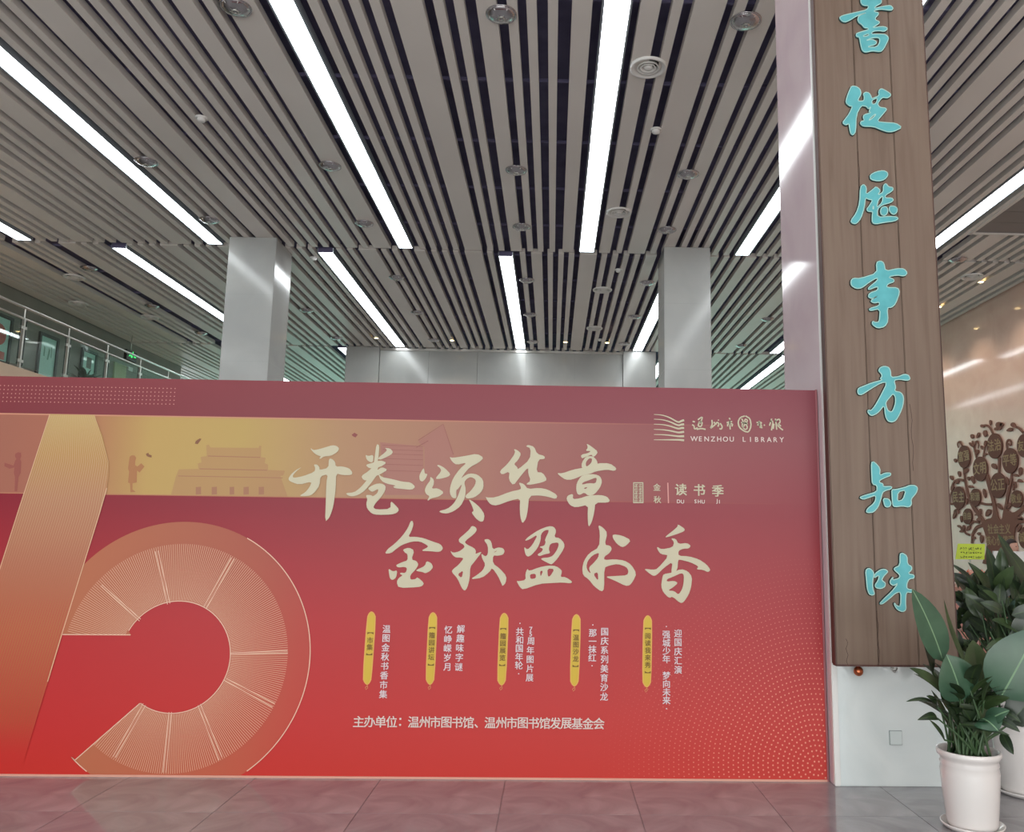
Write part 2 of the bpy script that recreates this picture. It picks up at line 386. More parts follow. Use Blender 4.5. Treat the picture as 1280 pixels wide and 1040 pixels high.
a_, _ = picture(48, 73, 419, 482, 'black framed picture with a faint green sketch, beside the nearest one',
        lambda L, Hh: [[(L * .3, Hh * .55), (L * .36, Hh * .55), (L * .36, Hh * .72), (L * .3, Hh * .75)], [(L * .5, Hh * .5), (L * .56, Hh * .5), (L * .62, Hh * .7), (L * .55, Hh * .74)], [(L * .68, Hh * .56), (L * .72, Hh * .56), (L * .7, Hh * .78), (L * .66, Hh * .78)]])
a_.data.materials.append(mat('green_sketch', rgb(92, 150, 128), .5))
a_, _ = picture(101, 121, 438, 480, 'black framed picture with a small grey portrait block, above the dark plant',
        lambda L, Hh: [[(L * .38, Hh * .45), (L * .68, Hh * .45), (L * .68, Hh * .78), (L * .38, Hh * .78)]])
a_.data.materials.append(mat('grey_print', rgb(110, 108, 100), .5))
def wallbox(name, x0, x1, yt, yb, th, m, parent=None):
    a, b = at(x0, yt, 0, XW), at(x1, yt, 0, XW); zb = at((x0 + x1) / 2, yb, 0, XW).z; zt = at((x0 + x1) / 2, yt, 0, XW).z
    return box(name, XW, XW + th, a.y, b.y, zb, zt, m, parent)
nb = wallbox('notice_board', 142, 157, 455, 480, .04, mat('pale_green_board', rgb(176, 180, 140), .5)); setp(nb, 'pale yellow-green notice board on the mezzanine wall', 'board')
sp = wallbox('switch_plate', 159.5, 165, 459, 464, .03, M['white']); setp(sp, 'small white switch plate beside the pale green board', 'switch')
# exit sign, green running figure
ea = at(163, 445, 0, -11.3)
ex = empty('exit_sign', ea, 'green lit exit sign under the mezzanine ceiling', 'sign')
box('housing', -.04, .04, -.26, .26, -.13, .13, M['black'], ex)
EG = mat('exit_green', rgb(20, 120, 60), .4, emit=rgb(60, 230, 110), es=1.4)
f3 = lambda u, v, d: Vector((d, u, v))
bm = bmesh.new()
add_poly(bm, [(-.16, -.05), (-.08, 0), (-.02, -.06), (.04, -.02), (-.01, .04), (.06, .06), (.05, .09), (-.06, .06), (-.12, .03)], [], f3, .04, .046)
add_poly(bm, ell(.04, .105, .022, .022, 10), [], f3, .04, .046)
add_poly(bm, [(.10, -.02), (.20, -.02), (.20, .03), (.10, .03)], [], f3, .04, .046)
from_bm('pictogram', bm, EG, ex)
tubeobj('hanger', [(0, 0, .13), (0, 0, H - ea.z - .0)], .012, M['steel'], ex, 6)

# ------------------------------------------------------------------ round ceiling fixtures
def fixture_mesh():
    bm = bmesh.new()
    add_lathe(bm, [(.245, .02), (.25, -.01), (.235, -.035), (.19, -.07), (.11, -.094), (.0, -.10)], seg=28)
    return bm
def lamp_proto(name='downlight'):
    t = empty(name, (0, 0, H - .001), 'round chrome domed ceiling lamp hanging under the slats', 'lamp', 'round chrome ceiling lamps')
    bm = fixture_mesh(); from_bm('dome', bm, M['chrome'], t, True)
    bm = bmesh.new(); add_lathe(bm, [(.255, .0), (.275, -.004), (.275, -.02), (.25, -.026), (.235, -.02)], seg=28); from_bm('trim_ring', bm, M['chrome'], t, True)
    bm = bmesh.new()
    add_lathe(bm, [(.06, -.09), (.065, -.105), (.045, -.112), (.04, -.10)], seg=16); from_bm('bezel', bm, M['steel'], t, True)
    bm = bmesh.new()
    for k in range(6):
        a = k * math.pi / 3
        add_tube(bm, [(.07 * math.cos(a), .07 * math.sin(a), -.1), (.23 * math.cos(a), .23 * math.sin(a), -.045)], .006, 5)
    from_bm('ribs', bm, M['steel'], t, True)
    return t
def dup(o, loc, label=None):
    c = o.copy(); COL.objects.link(c); c.location = loc
    if label: c['label'] = label
    for ch in list(o.children):
        d = ch.copy(); COL.objects.link(d); d.parent = c
        for g in ch.children:
            e = g.copy(); COL.objects.link(e); e.parent = d
    return c
cols = [(-5.83, 'above the left column side'), (-3.24, 'in the row right of the left column'), (-.59, 'in the middle row of the hall'), (1.88, 'in the row of the right column')]
rows = [(7.53, 'nearest, at the top edge of the photo'), (11.05, 'second from the viewer'), (13.2, 'third, just before the seam'), (16.1, 'first beyond the seam'), (18.7, 'second beyond the seam'), (21.4, 'last before the far wall')]
proto = lamp_proto(); proto.scale = (.57, .57, .57); first = True
spots = [(x, y, a, b) for x, a in cols for y, b in rows] + [(5.05, 18.7, 'in the row beside the tall pillar', 'second beyond the seam'), (5.05, 21.4, 'in the row beside the tall pillar', 'last before the far wall'),
         (-9.32, 15.9, 'over the mezzanine edge', 'first beyond the seam'), (-9.36, 18.58, 'over the mezzanine edge', 'second beyond the seam'), (-9.3, 21.12, 'over the mezzanine edge', 'last beyond the seam'),
         (7.45, 14.35, 'in front of the beige wall', 'half covered by the seam')]
for x, y, a, b in spots:
    lab = 'round chrome lamp %s, %s' % (a, b.replace(', at the top edge of the photo', ' of its row').replace(', just before the seam', ' and before the seam'))
    if first: proto.location = (x, y, H - .001); proto['label'] = lab; first = False
    else: dup(proto, (x, y, H - .001), lab)
def vent_proto():
    t = empty('air_diffuser', (0, 0, H), 'white round air diffuser with concentric rings', 'vent', 'round white air diffusers')
    bm = bmesh.new(); add_lathe(bm, [(.17, .03), (.19, -.015), (.23, -.035), (.245, -.03), (.25, -.01), (.25, .0)], seg=32); from_bm('outer_ring', bm, M['white'], t, True)
    for r in (.15, .105):
        bm = bmesh.new(); add_lathe(bm, [(r - .035, .02), (r - .02, -.02), (r, -.035), (r + .004, -.028), (r - .01, -.01), (r - .025, .02)], seg=28); from_bm('ring', bm, M['white'], t, True)
    bm = bmesh.new(); add_lathe(bm, [(.06, .01), (.058, -.02), (.045, -.034), (0, -.038)], seg=24); from_bm('hub', bm, M['white'], t, True)
    bm = bmesh.new(); add_lathe(bm, [(.0, .028), (.2, .028), (.2, .034), (0, .034)], seg=24); from_bm('back_plate', bm, M['white_dark'], t)
    return t
vp = vent_proto(); vp.scale = (.82, .82, .82); first = True
for x, y, lab in ((.99, 8.39, 'white round air diffuser nearest the viewer, right of the bright strip light'), (1.0, 12.49, 'white round air diffuser just before the ceiling seam'),
                  (.99, 16.65, 'white round air diffuser first beyond the ceiling seam'), (.99, 19.85, 'white round air diffuser closest to the far wall'),
                  (-9.95, 16.5, 'white round air diffuser over the mezzanine, nearer one'), (-9.9, 19.6, 'white round air diffuser over the mezzanine, middle one'), (-11.0, 18.5, 'white round air diffuser close to the mezzanine wall'),
                  (8.2, 15.3, 'white round air diffuser beside the beige wall')):
    if first: vp.location = (x, y, H); vp['label'] = lab; first = False
    else: dup(vp, (x, y, H), lab)
def det_proto():
    t = empty('smoke_detector', (0, 0, H), '', 'detector', 'small white smoke detectors')
    bm = bmesh.new(); add_lathe(bm, [(.075, .0), (.078, -.012), (.06, -.02)], seg=20); from_bm('base', bm, M['white'], t, True)
    bm = bmesh.new(); add_lathe(bm, [(.055, -.018), (.05, -.045), (.03, -.055), (0, -.057)], seg=20); from_bm('chamber', bm, M['white'], t, True)
    return t
dp = det_proto(); first = True
for x, y, lab in ((1.256, 9.79, 'small white smoke detector on the slats before the seam, right of centre'), (-4.517, 9.77, 'small white smoke detector on the slats, left of centre'),
                  (1.223, 15.33, 'small white smoke detector beyond the seam, right of centre'), (-4.6, 15.0, 'small white smoke detector beyond the seam beside the left column'),
                  (1.2, 21.0, 'small white smoke detector near the far wall')):
    if first: dp.location = (x, y, H); dp['label'] = lab; first = False
    else: dup(dp, (x, y, H), lab)
def spot_proto():
    t = empty('spotlight', (0, 0, H), '', 'lamp', 'small warm spotlights')
    bm = bmesh.new(); add_lathe(bm, [(.05, .0), (.075, -.005), (.075, -.018), (.05, -.012)], seg=18); from_bm('rim', bm, M['white'], t, True)
    bm = bmesh.new(); add_lathe(bm, [(.05, -.008), (.035, -.02), (0, -.024)], seg=14); from_bm('bulb', bm, M['warm_lamp'], t, True)
    pl_ = bpy.data.lights.new('spot_glow', 'SPOT'); pl_.energy = 70; pl_.color = (1, .82, .62); pl_.spot_size = 2.0; pl_.spot_blend = .8; pl_.shadow_soft_size = .05
    po = bpy.data.objects.new('spot_glow', pl_); COL.objects.link(po); po.parent = t; po.location = (0, 0, -.05)
    return t
wp = spot_proto(); first = True
for x, y, lab in ((-4.75, 21.3, 'small warm spotlight before the far wall, beside the left wall end'), (-2.75, 21.4, 'small warm spotlight before the far wall, second from the left'),
                  (-.86, 21.34, 'small warm spotlight beside the middle rear strip light'), (1.41, 21.34, 'small warm spotlight before the far wall, farthest right'), (.29, 21.36, 'small warm spotlight before the far wall, right of the middle strip light'),
                  (8.54, 17.39, 'small warm spotlight beside the plaque near the beige wall'), (8.54, 15.61, 'small warm spotlight above the tree decoration'), (8.54, 19.17, 'small warm spotlight by the beige wall, hidden behind the plaque edge'),
                  (-10.9, 14.4, 'small warm spotlight over the mezzanine')):
    if first: wp.location = (x, y, H); wp['label'] = lab; first = False
    else: dup(wp, (x, y, H), lab)

# ------------------------------------------------------------------ printed hoarding
KB = 1.26      # how bright a white print would read on the hoarding
def bg_nodes(nt):
    L = nt.links.new
    tc = nt.nodes.new('ShaderNodeTexCoord'); sp_ = nt.nodes.new('ShaderNodeSeparateXYZ'); L(tc.outputs['Object'], sp_.inputs[0])
    def norm(sock, a, b):
        mr = nt.nodes.new('ShaderNodeMapRange'); mr.inputs['From Min'].default_value = a; mr.inputs['From Max'].default_value = b
        L(sock, mr.inputs['Value']); return mr.outputs['Result']
    zz = norm(sp_.outputs['Z'], 0, 2.59); xx = norm(sp_.outputs['X'], -3.8, 1.82)
    def ramp(fac, stops):
        r = nt.nodes.new('ShaderNodeValToRGB'); e = r.color_ramp.elements
        e[0].position, e[0].color = stops[0][0], stops[0][1]; e[1].position, e[1].color = stops[-1][0], stops[-1][1]
        for p_, c_ in stops[1:-1]:
            k = e.new(p_); k.color = c_
        L(fac, r.inputs[0]); return r
    k = KB
    ra = ramp(zz, [(0, rgb(206, 44, 34, k)), (.12, rgb(202, 42, 42, k)), (.38, rgb(190, 44, 48, k)), (.68, rgb(142, 26, 44, k)), (.9, rgb(130, 50, 58, k)), (1, rgb(138, 58, 64, k))])
    rb = ramp(zz, [(0, rgb(208, 64, 56, k)), (.15, rgb(202, 68, 64, k)), (.38, rgb(178, 62, 66, k)), (.66, rgb(154, 66, 74, k)), (.86, rgb(150, 84, 90, k)), (1, rgb(142, 72, 82, k))])  # right side: print colour with the pale glare mixed in
    mx = nt.nodes.new('ShaderNodeMix'); mx.data_type = 'RGBA'
    L(xx, mx.inputs[0]); L(ra.outputs[0], mx.inputs[6]); L(rb.outputs[0], mx.inputs[7])
    return mx.outputs[2], zz, xx, ramp, norm, sp_
def print_mat(name, colour=None, stops=None, axis='x', alpha=None, aaxis='x', rough=.42):
    m = mat(name, (1, 1, 1, 1), rough, spec=.25); nt = m.node_tree; b = nt.nodes['Principled BSDF']; L = nt.links.new
    bg, zz, xx, ramp, norm, sp_ = bg_nodes(nt)
    if colour is None and stops is None:
        L(bg, b.inputs['Base Color']); return m
    src = None
    if stops: src = ramp(xx if axis == 'x' else zz, [(p_, c_) for p_, c_ in stops]).outputs[0]
    mx = nt.nodes.new('ShaderNodeMix'); mx.data_type = 'RGBA'; L(bg, mx.inputs[6])
    if src: L(src, mx.inputs[7])
    else: mx.inputs[7].default_value = colour
    if isinstance(alpha, (int, float)) or alpha is None: mx.inputs[0].default_value = 1 if alpha is None else alpha
    else:
        fac = xx if aaxis == 'x' else zz
        if aaxis == 'dots':       # fades away from the centre of the dotted rings
            vm = nt.nodes.new('ShaderNodeVectorMath'); vm.operation = 'DISTANCE'; vm.inputs[1].default_value = (1.759, 0, .099)
            tc = nt.nodes.new('ShaderNodeTexCoord'); L(tc.outputs['Object'], vm.inputs[0]); fac = norm(vm.outputs['Value'], 0, 1.5)
        r = ramp(fac, [(p_, (a_, a_, a_, 1)) for p_, a_ in alpha]); L(r.outputs[0], mx.inputs[0])
    L(mx.outputs[2], b.inputs['Base Color'])
    return m
hd = empty('hoarding', (0, D, 0), 'wide red printed hoarding with cream brush lettering standing across the floor', 'hoarding')
XL, XR, ZT = -4.7, 1.825, 2.592
box('panel', XL, XR, .0, .08, .004, ZT, print_mat('hoarding_print_and_glare'), hd)
box('edge_trim', XR, XR + .012, -.004, .084, 0, ZT + .004, mat('rose_edge', rgb(150, 92, 96), .4), hd)
box('bottom_trim', XL, XR, -.006, .0, 0, .012, mat('pink_trim', rgb(205, 150, 132), .4), hd)
bm = bmesh.new()
for x in (-4.0, -2.6, -1.2, .2, 1.5):
    add_box(bm, x - .02, x + .02, .08, .7, 0, .03); add_box(bm, x - .02, x + .02, .08, .11, 0, ZT - .1); add_tube(bm, [(x, .68, .02), (x, .1, 1.9)], .015, 6)
from_bm('rear_brace', bm, M['steel'], hd)
LY = .0006
fb = lambda k: (lambda u, v, d=0: Vector((u, -k * LY, v)))
def pb(x, y):
    p = at(x, y, 1, D); return (p.x, p.z)
def flat(name, polys, m, k, label=None, parent=hd):
    bm = bmesh.new()
    for P in polys:
        if isinstance(P, dict): add_poly(bm, P['o'], P['h'], fb(k), 0, 0)
        else: add_poly(bm, P, [], fb(k), 0, 0)
    o = from_bm(name, bm, m, parent)
    if label: o['label'] = label
    return o
def lines(name, LL, m, k, label=None, kind=None):
    bm = bmesh.new()
    for P, wd in LL: add_ribbon(bm, P, wd, fb(k), 0)
    o = from_bm(name, bm, m, hd, kind=kind)
    if label: o['label'] = label
    return o
k = KB
# gold band
band_st = [(0, rgb(170, 108, 88, k)), (.1, rgb(178, 110, 86, k)), (.19, rgb(198, 164, 98, k)), (.3, rgb(194, 164, 98, k)), (.42, rgb(184, 144, 108, k)), (.62, rgb(174, 122, 108, k)), (1, rgb(162, 98, 96, k))]
band_al = [(0, .92), (.1, .95), (.35, .98), (.6, .8), (.75, .42), (.9, .12), (1, 0)]
flat('gold_band', [[(XL, 2.332), (XR - .02, 2.332), (XR - .02, 1.797), (XL, 1.797)]], print_mat('band_print', stops=band_st, alpha=band_al), 1, 'gold band fading to rose towards the right')
lines('band_line', [([(XL, 2.332), (XR - .3, 2.332)], .009)], print_mat('band_line_print', rgb(222, 160, 128, k), alpha=[(0, .9), (.5, .7), (.8, .15), (1, 0)]), 2)
lines('band_line', [([(XL, 1.797), (XR - .3, 1.797)], .006)], print_mat('band_line_print2', rgb(222, 168, 120, k), alpha=[(0, .6), (.5, .4), (.8, .1), (1, 0)]), 2)
# silhouettes in the band
sil = print_mat('silhouette_print', rgb(176, 112, 84, k), stops=[(0, rgb(192, 148, 98, k)), (.3, rgb(188, 150, 98, k)), (.42, rgb(180, 134, 100, k)), (1, rgb(176, 126, 100, k))], alpha=.93)
def P8(x0, y0, s, pts): return [pb(x0 + a / s, y0 + b / s) for a, b in pts]
s3 = 1280 / 380.
flat('gate_silhouette', [P8(220, 500, s3, [(0, 322), (12, 292), (95, 290), (92, 268), (108, 262), (104, 240), (130, 236), (128, 190), (138, 188), (146, 200), (348, 202), (352, 192), (360, 194), (358, 240), (378, 244), (374, 266), (388, 272), (388, 294), (460, 298), (452, 318), (440, 320), (470, 406), (-20, 398)])], sil, 3, 'gatehouse silhouette in the band')
lines('gate_detail', [(P8(220, 500, s3, [(135, 236), (355, 242)]), .006), (P8(220, 500, s3, [(100, 290), (385, 296)]), .006), (P8(220, 500, s3, [(10, 320), (450, 328)]), .005)] +
      [(P8(220, 500, s3, [(x, 398), (x, 366)]), .035 if x != 236 else .03) for x in (95, 162, 236, 296, 360)], print_mat('gate_detail_print', rgb(170, 120, 92, k)), 4)
flat('library_silhouette', [P8(220, 500, s3, [(860, 178), (1040, 196), (1046, 400), (880, 400)]), P8(220, 500, s3, [(1020, 176), (1125, 104), (1185, 290), (1215, 405), (1050, 403), (1046, 200)])],
     print_mat('library_print', rgb(172, 118, 106, k), alpha=1), 3)
lines('library_outline', [(P8(220, 500, s3, [(1020, 170), (1125, 102), (1168, 230)]), .006), (P8(220, 500, s3, [(1012, 200), (1062, 172)]), .006)] + [(P8(220, 500, s3, [(870, y), (1040, y + 6)]), .004) for y in (190, 208, 226, 246, 270, 296)], print_mat('library_line_print', rgb(158, 100, 92, k)), 4)
s2 = 1280 / 220.
girl = P8(0, 500, s2, [(944, 412), (960, 402), (980, 404), (992, 420), (984, 448), (984, 474), (1000, 484), (1028, 460), (1052, 484), (1016, 528), (998, 514), (996, 600), (965, 606), (964, 650), (988, 668), (950, 672), (946, 606), (932, 600), (940, 520), (932, 500), (938, 450)])
boy = P8(0, 500, s2, [(112, 392), (132, 380), (154, 384), (156, 410), (148, 430), (156, 450), (152, 530), (136, 560), (126, 664), (108, 664), (110, 560), (102, 530), (106, 490), (70, 500), (34, 482), (34, 456), (100, 478), (112, 440), (120, 430), (110, 410)])
flat('girl_silhouette', [girl], print_mat('girl_print', rgb(178, 122, 80, k)), 3, 'silhouette of a girl holding an open book')
flat('boy_silhouette', [boy], print_mat('boy_print', rgb(158, 86, 76, k)), 3, 'silhouette of a boy holding a book')
bird = print_mat('bird_print', rgb(140, 104, 70, k), alpha=.75)
flat('bird_silhouette', [P8(0, 500, s2, [(1062, 392), (1080, 384), (1084, 396), (1104, 402), (1104, 418), (1086, 416), (1068, 408)])], bird, 3)
flat('bird_silhouette', [P8(220, 500, s3, [(84, 172), (100, 162), (108, 164), (98, 178), (92, 186), (80, 184)])], bird, 3)
flat('bird_silhouette', [P8(220, 500, s3, [(740, 146), (752, 138), (766, 146), (756, 158), (744, 152)])], print_mat('bird_print2', rgb(150, 84, 78, k), alpha=.75), 3)
# dotted strip at the top left
bm = bmesh.new(); bmq = fb(2)
for r in range(5):
    for c in range(78):
        u, v = pb(-160 + 4.86 * c, 0)[0], 0
        u = -4.66 + c * .0268; v = 2.526 - r * .0272
        vs = [bm.verts.new(bmq(u + .0038 * math.cos(a * math.pi / 3), v + .0038 * math.sin(a * math.pi / 3))) for a in range(6)]
        bm.faces.new(vs)
from_bm('dotted_strip', bm, print_mat('dot_print', rgb(222, 160, 148, k)), hd, kind='stuff')
# five-shaped ring
RC = (-2.444, .747)
def arc(r, a0, a1, n): return [(RC[0] + r * math.cos(math.radians(a0 + (a1 - a0) * i / n)), RC[1] + r * math.sin(math.radians(a0 + (a1 - a0) * i / n))) for i in range(n + 1)]
zc = .012
p1, p2 = pb(58, 793), pb(163.5, 793.5); p3, p4 = (RC[0] + .358 * math.cos(math.radians(-124.5)), RC[1] + .358 * math.sin(math.radians(-124.5))), pb(94, 950)
outer = [p for p in arc(.874, 170, -134, 90) if p[1] > zc]
ao = arc(.874, 170, -134, 120); low = [p for p in ao if p[1] <= zc]
right_cut = (RC[0] + math.sqrt(.874 ** 2 - (RC[1] - zc) ** 2), zc); left_cut = (RC[0] - math.sqrt(.874 ** 2 - (RC[1] - zc) ** 2), zc)
up_arc = []; 
for p in ao:
    if p[1] > zc and p[0] > left_cut[0] - 9:
        up_arc.append(p)
right_part = [p for i, p in enumerate(ao) if p[1] > zc and i < 95]; left_part = [p for i, p in enumerate(ao) if p[1] > zc and i >= 95]
ring = [p1] + right_part + [right_cut, left_cut] + left_part + [p4, p3] + arc(.356, -124, 153, 60) + [p2]
ring_m = print_mat('ring_print', stops=[(0, rgb(190, 116, 78, k)), (.45, rgb(190, 126, 94, k)), (1, rgb(186, 116, 96, k))], alpha=[(.0, .9), (.12, .85), (.25, .62), (.33, .42), (.385, .22), (1, .2)])
flat('numeral_five', [ring], ring_m, 3, 'translucent orange ring shaped like the numeral five')
LL = []
a = -133.6
while a < 168:
    ca, sa = math.cos(math.radians(a)), math.sin(math.radians(a)); r0, r1 = .362, .728
    if a > 150: r0 = max(r0, (p1[1] - RC[1]) / sa)
    if a < -118:
        ex_, ez_ = p4[0] - p3[0], p4[1] - p3[1]; den = ca * ez_ - sa * ex_
        r0 = max(r0, ((p3[0] - RC[0]) * ez_ - (p3[1] - RC[1]) * ex_) / den)
    if r0 < r1: LL.append(([(RC[0] + r0 * ca, RC[1] + r0 * sa), (RC[0] + r1 * ca, RC[1] + r1 * sa)], .0034))
    a += 1.12
lines('ring_hatching', LL, print_mat('hatch_print', rgb(232, 190, 158, k), alpha=[(0, .85), (.4, .75), (1, .6)]), 4, kind='stuff')
edge_l = print_mat('line_print', rgb(244, 206, 180, k), alpha=.92)
sp_l = []
def pc(x, y): return pb(x / 2.6, 640 + y / 2.6)
for q in (((505, 128), (545, 300)), ((515, 126), (553, 297)), ((752, 148), (662, 310)), ((762, 152), (670, 315)), ((935, 450), (750, 458)), ((936, 458), (750, 462)), ((893, 622), (735, 540)), ((886, 634), (728, 546)),
          ((722, 796), (652, 624)), ((712, 806), (644, 628)), ((540, 846), (558, 650)), ((530, 846), (550, 650)), ((376, 798), (474, 628)), ((368, 794), (466, 622)), ((332, 236), (458, 348)), ((328, 240), (454, 354))):
    sp_l.append(([pc(*q[0]), pc(*q[1])], .0045))
sp_l += [([p1, p2], .006), ([p3, p4], .006)]
for P_, w_ in sp_l: lines('ring_divider', [(P_, w_)], edge_l, 5)
lines('ring_outline', [(arc(.356, -124, 153, 60), .006), ([p for p in arc(.874, 62, -54, 60) if p[1] > .014], .006), ([p4] + [q for q in arc(.874, -134, -125, 4) if q[1] > .013], .006)], edge_l, 5)
# seven-shaped diagonal
sev = [pb(62.7, 518), pb(118, 519), pb(128, 545), pb(136.5, 578), pb(136, 598), pb(132, 617), pb(125, 641), pb(78, 792), pb(32, 946), pb(28, 960), pb(-60, 960), pb(0, 703), pb(23, 640)]
sev = [pb(62.7, 518), pb(118, 519), pb(128, 545), pb(136.5, 578), pb(136, 598), pb(132, 617), pb(125, 641), pb(78, 792), pb(30, 952), pb(-75, 952), pb(23, 640)]
sev_m = print_mat('seven_print', stops=[(0, rgb(200, 62, 40, k)), (.15, rgb(186, 84, 52, k)), (.35, rgb(190, 112, 72, k)), (.52, rgb(186, 118, 88, k)), (.68, rgb(192, 138, 104, k)), (.8, rgb(196, 152, 92, k)), (.9, rgb(202, 172, 104, k)), (1, rgb(202, 172, 104, k))], axis='z',
                  alpha=[(.0, 0), (.05, .05), (.13, .8), (.3, .93), (1, .97)], aaxis='z')
flat('numeral_seven', [sev], sev_m, 6, 'orange diagonal bar of the numeral seven')
LL = []
for i in range(34):
    t = i / 33; xt = 66 + t * 62; P = []
    for j in range(37):
        y = 519 + j * 11.5; base = 62.7 - (y - 518) * .3255; wob = 7 * math.sin((y - 518) / 60.) * t
        base_r = 118 + (y - 518) * .3 if y < 578 else (136 - (y - 578) * .175 if y < 641 else 125 - (y - 641) * .307)
        x = base + (base_r - base) * t
        P.append(pb(x, y))
    LL.append((P, .0036))
lines('seven_hatching', LL, print_mat('seven_line_print', rgb(234, 202, 152, k), alpha=[(0, 0), (.4, .12), (.6, .5), (1, .85)], aaxis='z'), 7, kind='stuff')
lines('seven_outline', [([pb(134, 610), pb(125, 641), pb(78, 792), pb(60, 852)], .006), ([pb(62.7, 518), pb(23, 640), pb(-20, 776)], .005)], print_mat('line_print2', rgb(244, 206, 166, k), alpha=.8), 8)
# dotted concentric rings at the lower right
bm = bmesh.new(); cxr, czr = 1.759, .099; q = fb(2)
for j in range(1, 46):
    r = .0325 * j - .004; n = max(6, int(2 * math.pi * r / .0292)); s = .0066 * (1 - .5 * min(1, r / 1.4))
    for i in range(n):
        a = 2 * math.pi * i / n; u, v = cxr + r * math.cos(a), czr + r * math.sin(a)
        if u > XR - .006 or v < .016 or v > 1.45: continue
        if (math.pi - a) > 0 and u < .55 and v > .9: continue
        bm.faces.new([bm.verts.new(q(u + s * math.cos(b * math.pi / 2.5), v + s * math.sin(b * math.pi / 2.5))) for b in range(5)])
from_bm('dotted_rings', bm, print_mat('ring_dot_print', rgb(246, 166, 142, k), alpha=[(0, .9), (.3, .8), (.6, .5), (.85, .15), (1, 0)], aaxis='dots'), hd, kind='stuff')

# brush lettering, outlines traced stroke by stroke
cream = print_mat('cream_print', rgb(208, 200, 172, k))
T = {}
T['brush_character_open'] = (350, 550, 9.45, [([(365,95),(395,120),(440,115),(530,90),(620,62),(670,70),(703,100),(680,145),(600,190),(520,195),(480,225),(465,215),(490,195),(440,180),(400,150),(370,115)],[]),
 ([(265,318),(205,360),(152,418),(160,450),(270,430),(410,378),(420,330),(400,290),(440,290),(470,320),(470,355),(575,330),(580,220),(620,225),(655,260),(660,315),(740,312),(820,335),(858,380),(850,415),(740,415),(665,395),(662,560),(640,740),(620,830),(585,920),(535,968),(545,700),(550,500),(568,405),(480,430),(470,540),(420,610),(370,655),(290,665),(230,660),(300,620),(350,560),(380,490),(230,530),(120,490),(100,460),(130,410),(190,355)],[])])
T['brush_character_volume'] = (430, 550, 9.45, [([(255,175),(290,190),(350,175),(345,260),(315,265),(270,235)],[]),([(385,50),(420,60),(410,200),(390,300),(350,300),(365,200)],[]),
 ([(482,95),(545,100),(582,140),(560,175),(440,232),(400,225),(420,200),(490,145),(512,118)],[]),([(255,295),(340,270),(430,240),(510,268),(430,320),(350,330),(300,335)],[]),
 ([(205,425),(290,370),(370,290),(420,300),(390,360),(450,320),(522,352),(430,405),(370,430),(300,480),(230,475)],[]),([(360,360),(410,390),(330,500),(250,600),(170,650),(100,668),(50,655),(20,628),(120,620),(190,570),(260,490)],[]),
 ([(400,390),(450,440),(560,460),(700,495),(790,500),(848,555),(800,590),(700,580),(600,570),(580,550),(620,540),(500,515),(440,480)],[]),
 ([(280,570),(370,520),(440,512),(495,540),(490,600),(430,690),(380,740),(345,800),(390,822),(550,815),(555,720),(600,760),(655,820),(630,860),(560,882),(400,885),(330,870),(275,810),(265,750),(280,700),(258,650),(320,650),(345,668),(400,625),(410,575),(340,615),(310,600)],[])])
T['brush_character_praise'] = (520, 550, 9.45, [([(95,330),(105,400),(140,400),(115,460),(75,495),(45,475),(40,420),(70,360)],[]),([(245,300),(275,295),(340,330),(412,405),(380,435),(290,460),(225,460),(300,370),(290,335)],[]),
 ([(170,430),(215,470),(210,530),(185,575),(260,570),(335,620),(270,670),(180,690),(145,718),(135,708),(165,665),(120,640),(103,590),(130,530),(170,480)],[]),
 ([(395,200),(435,212),(580,190),(720,162),(805,210),(740,270),(640,320),(560,410),(500,520),(475,600),(480,690),(430,685),(400,630),(405,550),(440,450),(520,340),(605,265),(480,295),(430,260)],[]),
 ([(500,480),(600,405),(660,395),(730,410),(795,470),(800,560),(770,620),(690,680),(600,695),(580,660),(650,600),(700,530),(710,470),(650,435),(600,460),(570,500),(590,580),(580,680),(530,780),(450,840),(370,870),(300,862),(270,840),(370,815),(440,760),(490,680),(530,570),(545,520),(480,600),(470,560)],[]),
 ([(620,695),(680,730),(760,800),(812,880),(800,960),(760,965),(710,930),(655,855),(685,840),(660,770)],[])])
T['brush_character_splendid'] = (600, 550, 9.45, [([(398,105),(440,120),(488,160),(450,240),(400,285),(440,320),(450,350),(590,230),(600,100),(540,75),(570,58),(640,80),(675,165),(765,190),(765,225),(690,230),(665,380),(740,385),(795,470),(740,500),(600,530),(540,525),(600,480),(570,400),(570,320),(470,440),(395,540),(340,470),(350,370),(260,412),(230,370),(330,280),(420,150)],[]),
 ([(65,665),(80,680),(180,680),(360,610),(480,585),(485,560),(455,500),(520,520),(565,580),(700,565),(800,585),(915,650),(900,700),(800,670),(700,655),(580,660),(565,830),(545,930),(500,990),(475,900),(470,800),(475,690),(360,715),(200,775),(130,765),(90,720)],[])])
